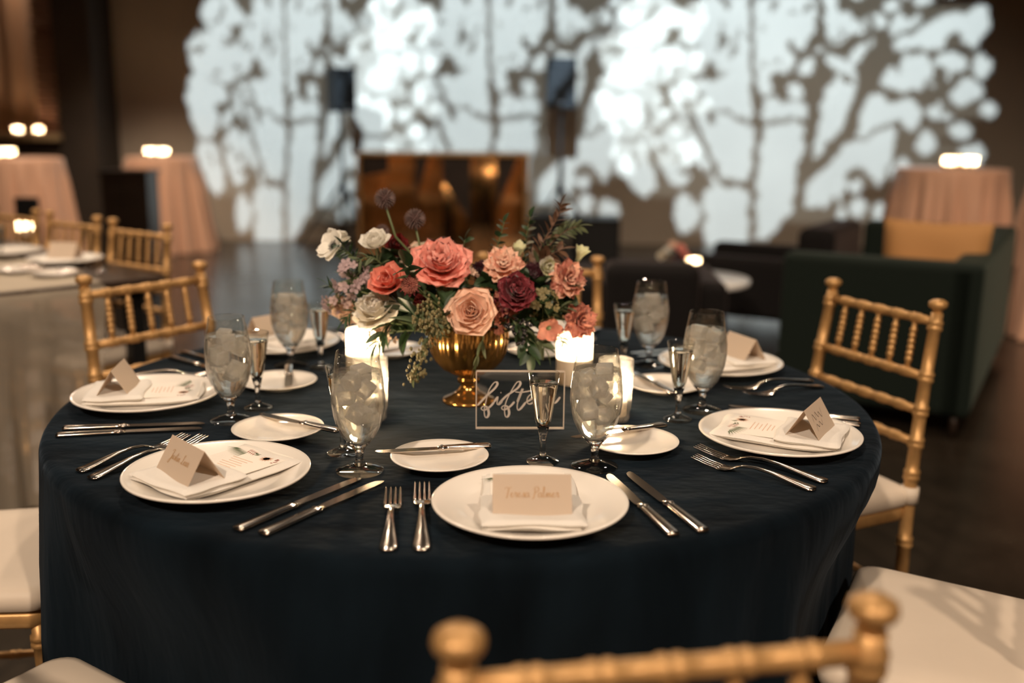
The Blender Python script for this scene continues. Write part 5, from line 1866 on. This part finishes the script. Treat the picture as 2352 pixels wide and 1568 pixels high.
def loudspeaker(px0, py0, px1, py1, y, rz, lab, lab2):
    a_, b_ = YD(px0, py0, y), YD(px1, py1, y)
    w, h = (b_.x - a_.x) / 2, (a_.z - b_.z)
    cx = (a_.x + b_.x) / 2
    st = empty('speaker_stand', (cx, y, 0), rz, lab2, 'speaker stand', 'tripod speaker stands')
    MB().tube([(0, 0, .12), (0, 0, b_.z + .02)], .018, 12).obj('pole', M_BLACK, st)
    MB().tube([(0, 0, .62), (0, 0, .72)], .03, 12).obj('collar', M_BLACK, st)
    for k in range(3):
        t = k * 2 * PI / 3 + .5
        MB().tube([(.02 * cos(t), .02 * sin(t), .68), (.50 * cos(t), .50 * sin(t), .012)], .013, 8).obj('leg', M_BLACK, st)
        MB().tube([(.02 * cos(t), .02 * sin(t), .2), (.27 * cos(t), .27 * sin(t), .34)], .008, 6).obj('brace', M_BLACK, st)
    s = empty('loudspeaker', (cx, y, b_.z), rz, lab, 'loudspeaker', 'loudspeakers on tripods')
    v = [(-w, -.12, 0), (w, -.12, 0), (w * .7, .14, 0), (-w * .7, .14, 0)]
    v += [(x, y_, h) for x, y_, _ in v]
    MB().add(v, [(3, 2, 1, 0), (4, 5, 6, 7), (0, 1, 5, 4), (1, 2, 6, 5), (2, 3, 7, 6), (3, 0, 4, 7)]).obj('cabinet', M_BLACK, s, smooth=False, bevel=.012)
    MB().box(-w * .9, w * .9, -.132, -.122, .03, h - .03).obj('grille', mat('grille_mesh', (.010, .010, .010), .7, bump=.002, bscale=300), s, smooth=False, bevel=.004)
    MB().box(-.025, .025, -.135, -.131, .045, .06).obj('badge', mat('badge_grey', (.3, .3, .3), .4), s, smooth=False)


loudspeaker(752, 156, 810, 258, 10.15, R_(38), 'black loudspeaker turned sideways beside the mirrored bar', 'black tripod stand under the sideways loudspeaker')
loudspeaker(1256, 134, 1324, 250, 10.15, R_(-6), 'black loudspeaker facing forward beyond the mirrored bar', 'black tripod stand under the forward-facing loudspeaker')
p0, p1 = YD(1312, 498, 8.6), YD(1420, 498, 8.6)
sb = empty('subwoofer', ((p0.x + p1.x) / 2, 8.6, 0), 0, 'black square subwoofer box on the floor under the loudspeaker', 'subwoofer')
w_ = (p1.x - p0.x) / 2
MB().box(-w_, w_, -.2, .25, .02, p0.z).obj('cabinet', M_BLACK, sb, smooth=False, bevel=.012)
MB().box(-w_ * .88, w_ * .88, -.212, -.2, .06, p0.z - .05).obj('grille', MATS['grille_mesh'], sb, smooth=False, bevel=.004)
for dx in (-w_ + .03, w_ - .03):
    MB().tube([(dx, -.15, 0), (dx, -.15, .03)], .02, 8).obj('foot', M_BLACK, sb)
p0, p1 = YD(1218, 492, 8.2), YD(1300, 492, 8.2)
sb = empty('equipment_case', ((p0.x + p1.x) / 2, 8.2, 0), 0, 'black equipment case beside the mirrored bar', 'case')
w_ = (p1.x - p0.x) / 2
MB().box(-w_, w_, -.2, .25, 0, p0.z).obj('body', M_BLACK, sb, smooth=False, bevel=.012)
MB().box(-w_ - .004, w_ + .004, -.205, .255, p0.z * .7, p0.z * .72).obj('lid_trim', mat('case_trim', (.1, .1, .1), .4, .8), sb, smooth=False)


# ================================================================== LOUNGE
def frame_empty(name, origin, xdir, label, cat):
    return empty(name, origin, math.atan2(xdir[1], xdir[0]), label, cat)


# green velvet sofa: x along its length, back at y=0, seat towards +y
so = Vector((1.91, 4.0, 0))
sd = Vector((.496, .868, 0)).normalized()
sofa = frame_empty('velvet_sofa', so, sd, 'dark green velvet box sofa turned side-on behind the gold chair', 'sofa')
SLn, SDp, SHt = 1.98, .82, .75


def cushion(w, l, t, name, material, parent, loc, rot=(0, 0, 0), seed=0, puff=1.0):
    q = random.Random(seed)
    ph = [q.uniform(0, 6) for _ in range(4)]

    def fn(u, v, top):
        x, y = 2 * u - 1, 2 * v - 1
        e = max(0, (1 - x ** 4) * (1 - y ** 4)) ** .5
        k = 1 - .06 * puff * (x * x * (1 - abs(y)) + y * y * (1 - abs(x)))
        return (x * w / 2 * k, y * l / 2 * k, (t / 2 * e) * (1 if top else -1) + .004 * sin(5 * x + ph[0]) * sin(4 * y + ph[1]))
    m_ = MB()
    m_.grid(lambda u, v: fn(u, v, True), 16, 16)
    m_.grid(lambda u, v: fn(1 - u, v, False), 16, 16)
    o = m_.obj(name, material, parent)
    o.location = loc
    o.rotation_euler = rot
    return o


MB().box(0, SLn, 0, .14, .10, SHt).obj('backrest', M_GREENV, sofa, smooth=False, bevel=.03)
for x in (0, SLn - .15):
    MB().box(x, x + .15, .02, SDp, .10, SHt - .004).obj('arm', M_GREENV, sofa, smooth=False, bevel=.03)
MB().box(.15, SLn - .15, .15, SDp - .02, .10, .28).obj('seat_base', M_GREENV, sofa, smooth=False, bevel=.02)
for k in range(2):
    x0 = .155 + k * .84
    MB().box(x0, x0 + .83, .17, SDp, .28, .44).obj('seat_cushion', M_GREENV, sofa, smooth=False, bevel=.05)
for x in (.06, SLn - .06):
    for y in (.06, SDp - .06):
        MB().tube([(x, y, 0), (x, y, .11)], [.012, .02], 10).obj('leg', M_DARKWOOD, sofa)


def sofa_pt(x, y, z):
    return so + sd * x + Vector((-sd.y, sd.x, 0)) * y + Vector((0, 0, z))


c1 = cushion(.46, .46, .15, 'throw_pillow', M_OCHRE, None, sofa_pt(.44, .25, .66), (R_(72), 0, R_(-28)), 1)
tag(c1, 'ochre square throw pillow leaning upright on the green sofa', 'pillow')
c1 = cushion(.46, .30, .12, 'lumbar_pillow', mat('tan_fabric', (.42, .24, .11), .8), None, sofa_pt(.25, .36, .58), (R_(60), 0, R_(-28)), 2)
tag(c1, 'tan lumbar pillow in front of the ochre pillow on the green sofa', 'pillow')


def armchair(name, label, origin, xdir, w, d, seat_h, arm_h, back_h, material, inset=.02):
    c = frame_empty(name, origin, xdir, label, 'armchair')
    MB().box(-w / 2 + .14, w / 2 - .14, -d / 2, d / 2, .14, seat_h).obj('seat', material, c, smooth=False, bevel=.04)
    for s in (-1, 1):
        xa = sorted((s * w / 2, s * (w / 2 - .14)))
        MB().box(xa[0], xa[1], -d / 2, d / 2, .12, arm_h).obj('arm', material, c, smooth=False, bevel=.04)
    MB().box(-w / 2 + inset, w / 2 - inset, -d / 2 - .04, -d / 2 + .18, .14, back_h).obj('backrest', material, c, smooth=False, bevel=.05)
    for x in (-w / 2 + .06, w / 2 - .06):
        for y in (-d / 2 + .05, d / 2 - .05):
            MB().tube([(x, y, 0), (x, y, .14)], [.012, .02], 10).obj('leg', M_DARKWOOD, c)
    return c


armchair('armchair', 'black velvet low armchair with its back to the round navy table', (.66, 4.86, 0), (.995, -.06), .70, .70, .40, .59, .675, M_BLACKV, .13)
armchair('armchair', 'black velvet lounge chair beside the white-topped coffee table', (1.66, 6.5, 0), (.5, .866), .9, .95, .40, .50, .70, M_BLACKV, .02)
ct = empty('coffee_table', (1.0, 5.62, 0), 0, 'round white-topped coffee table with gold legs in the lounge', 'coffee table')
MB().lathe([(0, .42), (.34, .42), (.345, .425), (.345, .445), (.34, .45), (0, .45)], 48).obj('tabletop', M_MARBLE, ct)
for k in range(3):
    t = k * 2 * PI / 3 + .6
    MB().tube([(.22 * cos(t), .22 * sin(t), .42), (.29 * cos(t), .29 * sin(t), 0)], .014, 10).obj('leg', M_BRASS, ct)
p = YD(1545, 612, 5.72)
pot = empty('flower_vase', (p.x, 5.72, .45), 0, 'small vase of coral and cream flowers on the coffee table', 'vase')
MB().lathe([(0, 0), (.035, 0), (.045, .03), (.05, .07), (.04, .09), (.037, .09), (.03, .01), (0, .01)], 24).obj('vase', M_AMBER, pot)
for i, (x, y, z, mm) in enumerate(((-.05, 0, .12, C_CREAM), (.03, -.03, .16, C_CORAL), (.06, .02, .12, C_CORAL2), (0, .03, .17, C_PEACH), (-.03, -.04, .15, C_WHITE), (.02, -.06, .11, C_DPLUM))):
    fl = empty('flower', (p.x + x, 5.72 + y, .45 + z - .02), 0, ['ivory', 'coral', 'deep coral', 'peach', 'white', 'dark plum'][i] + ' flower in the small vase on the coffee table', 'flower', 'flowers on the coffee table')
    fl.scale = (.04, .04, .04)
    fl.rotation_euler = (R_(30), R_(20 * (i - 3)), i)
    layers(fl, PEONY[1:4], mm, 50 + i)
    MB().tube([(0, 0, 0), (0, 0, -2.4)], .06, 6).obj('stem', C_STEM, fl)
p = U(1592, 618, .45)
tealight((p.x, p.y, .45), 'lit tealight on the white-topped coffee table', 1.5, True, 1.2)
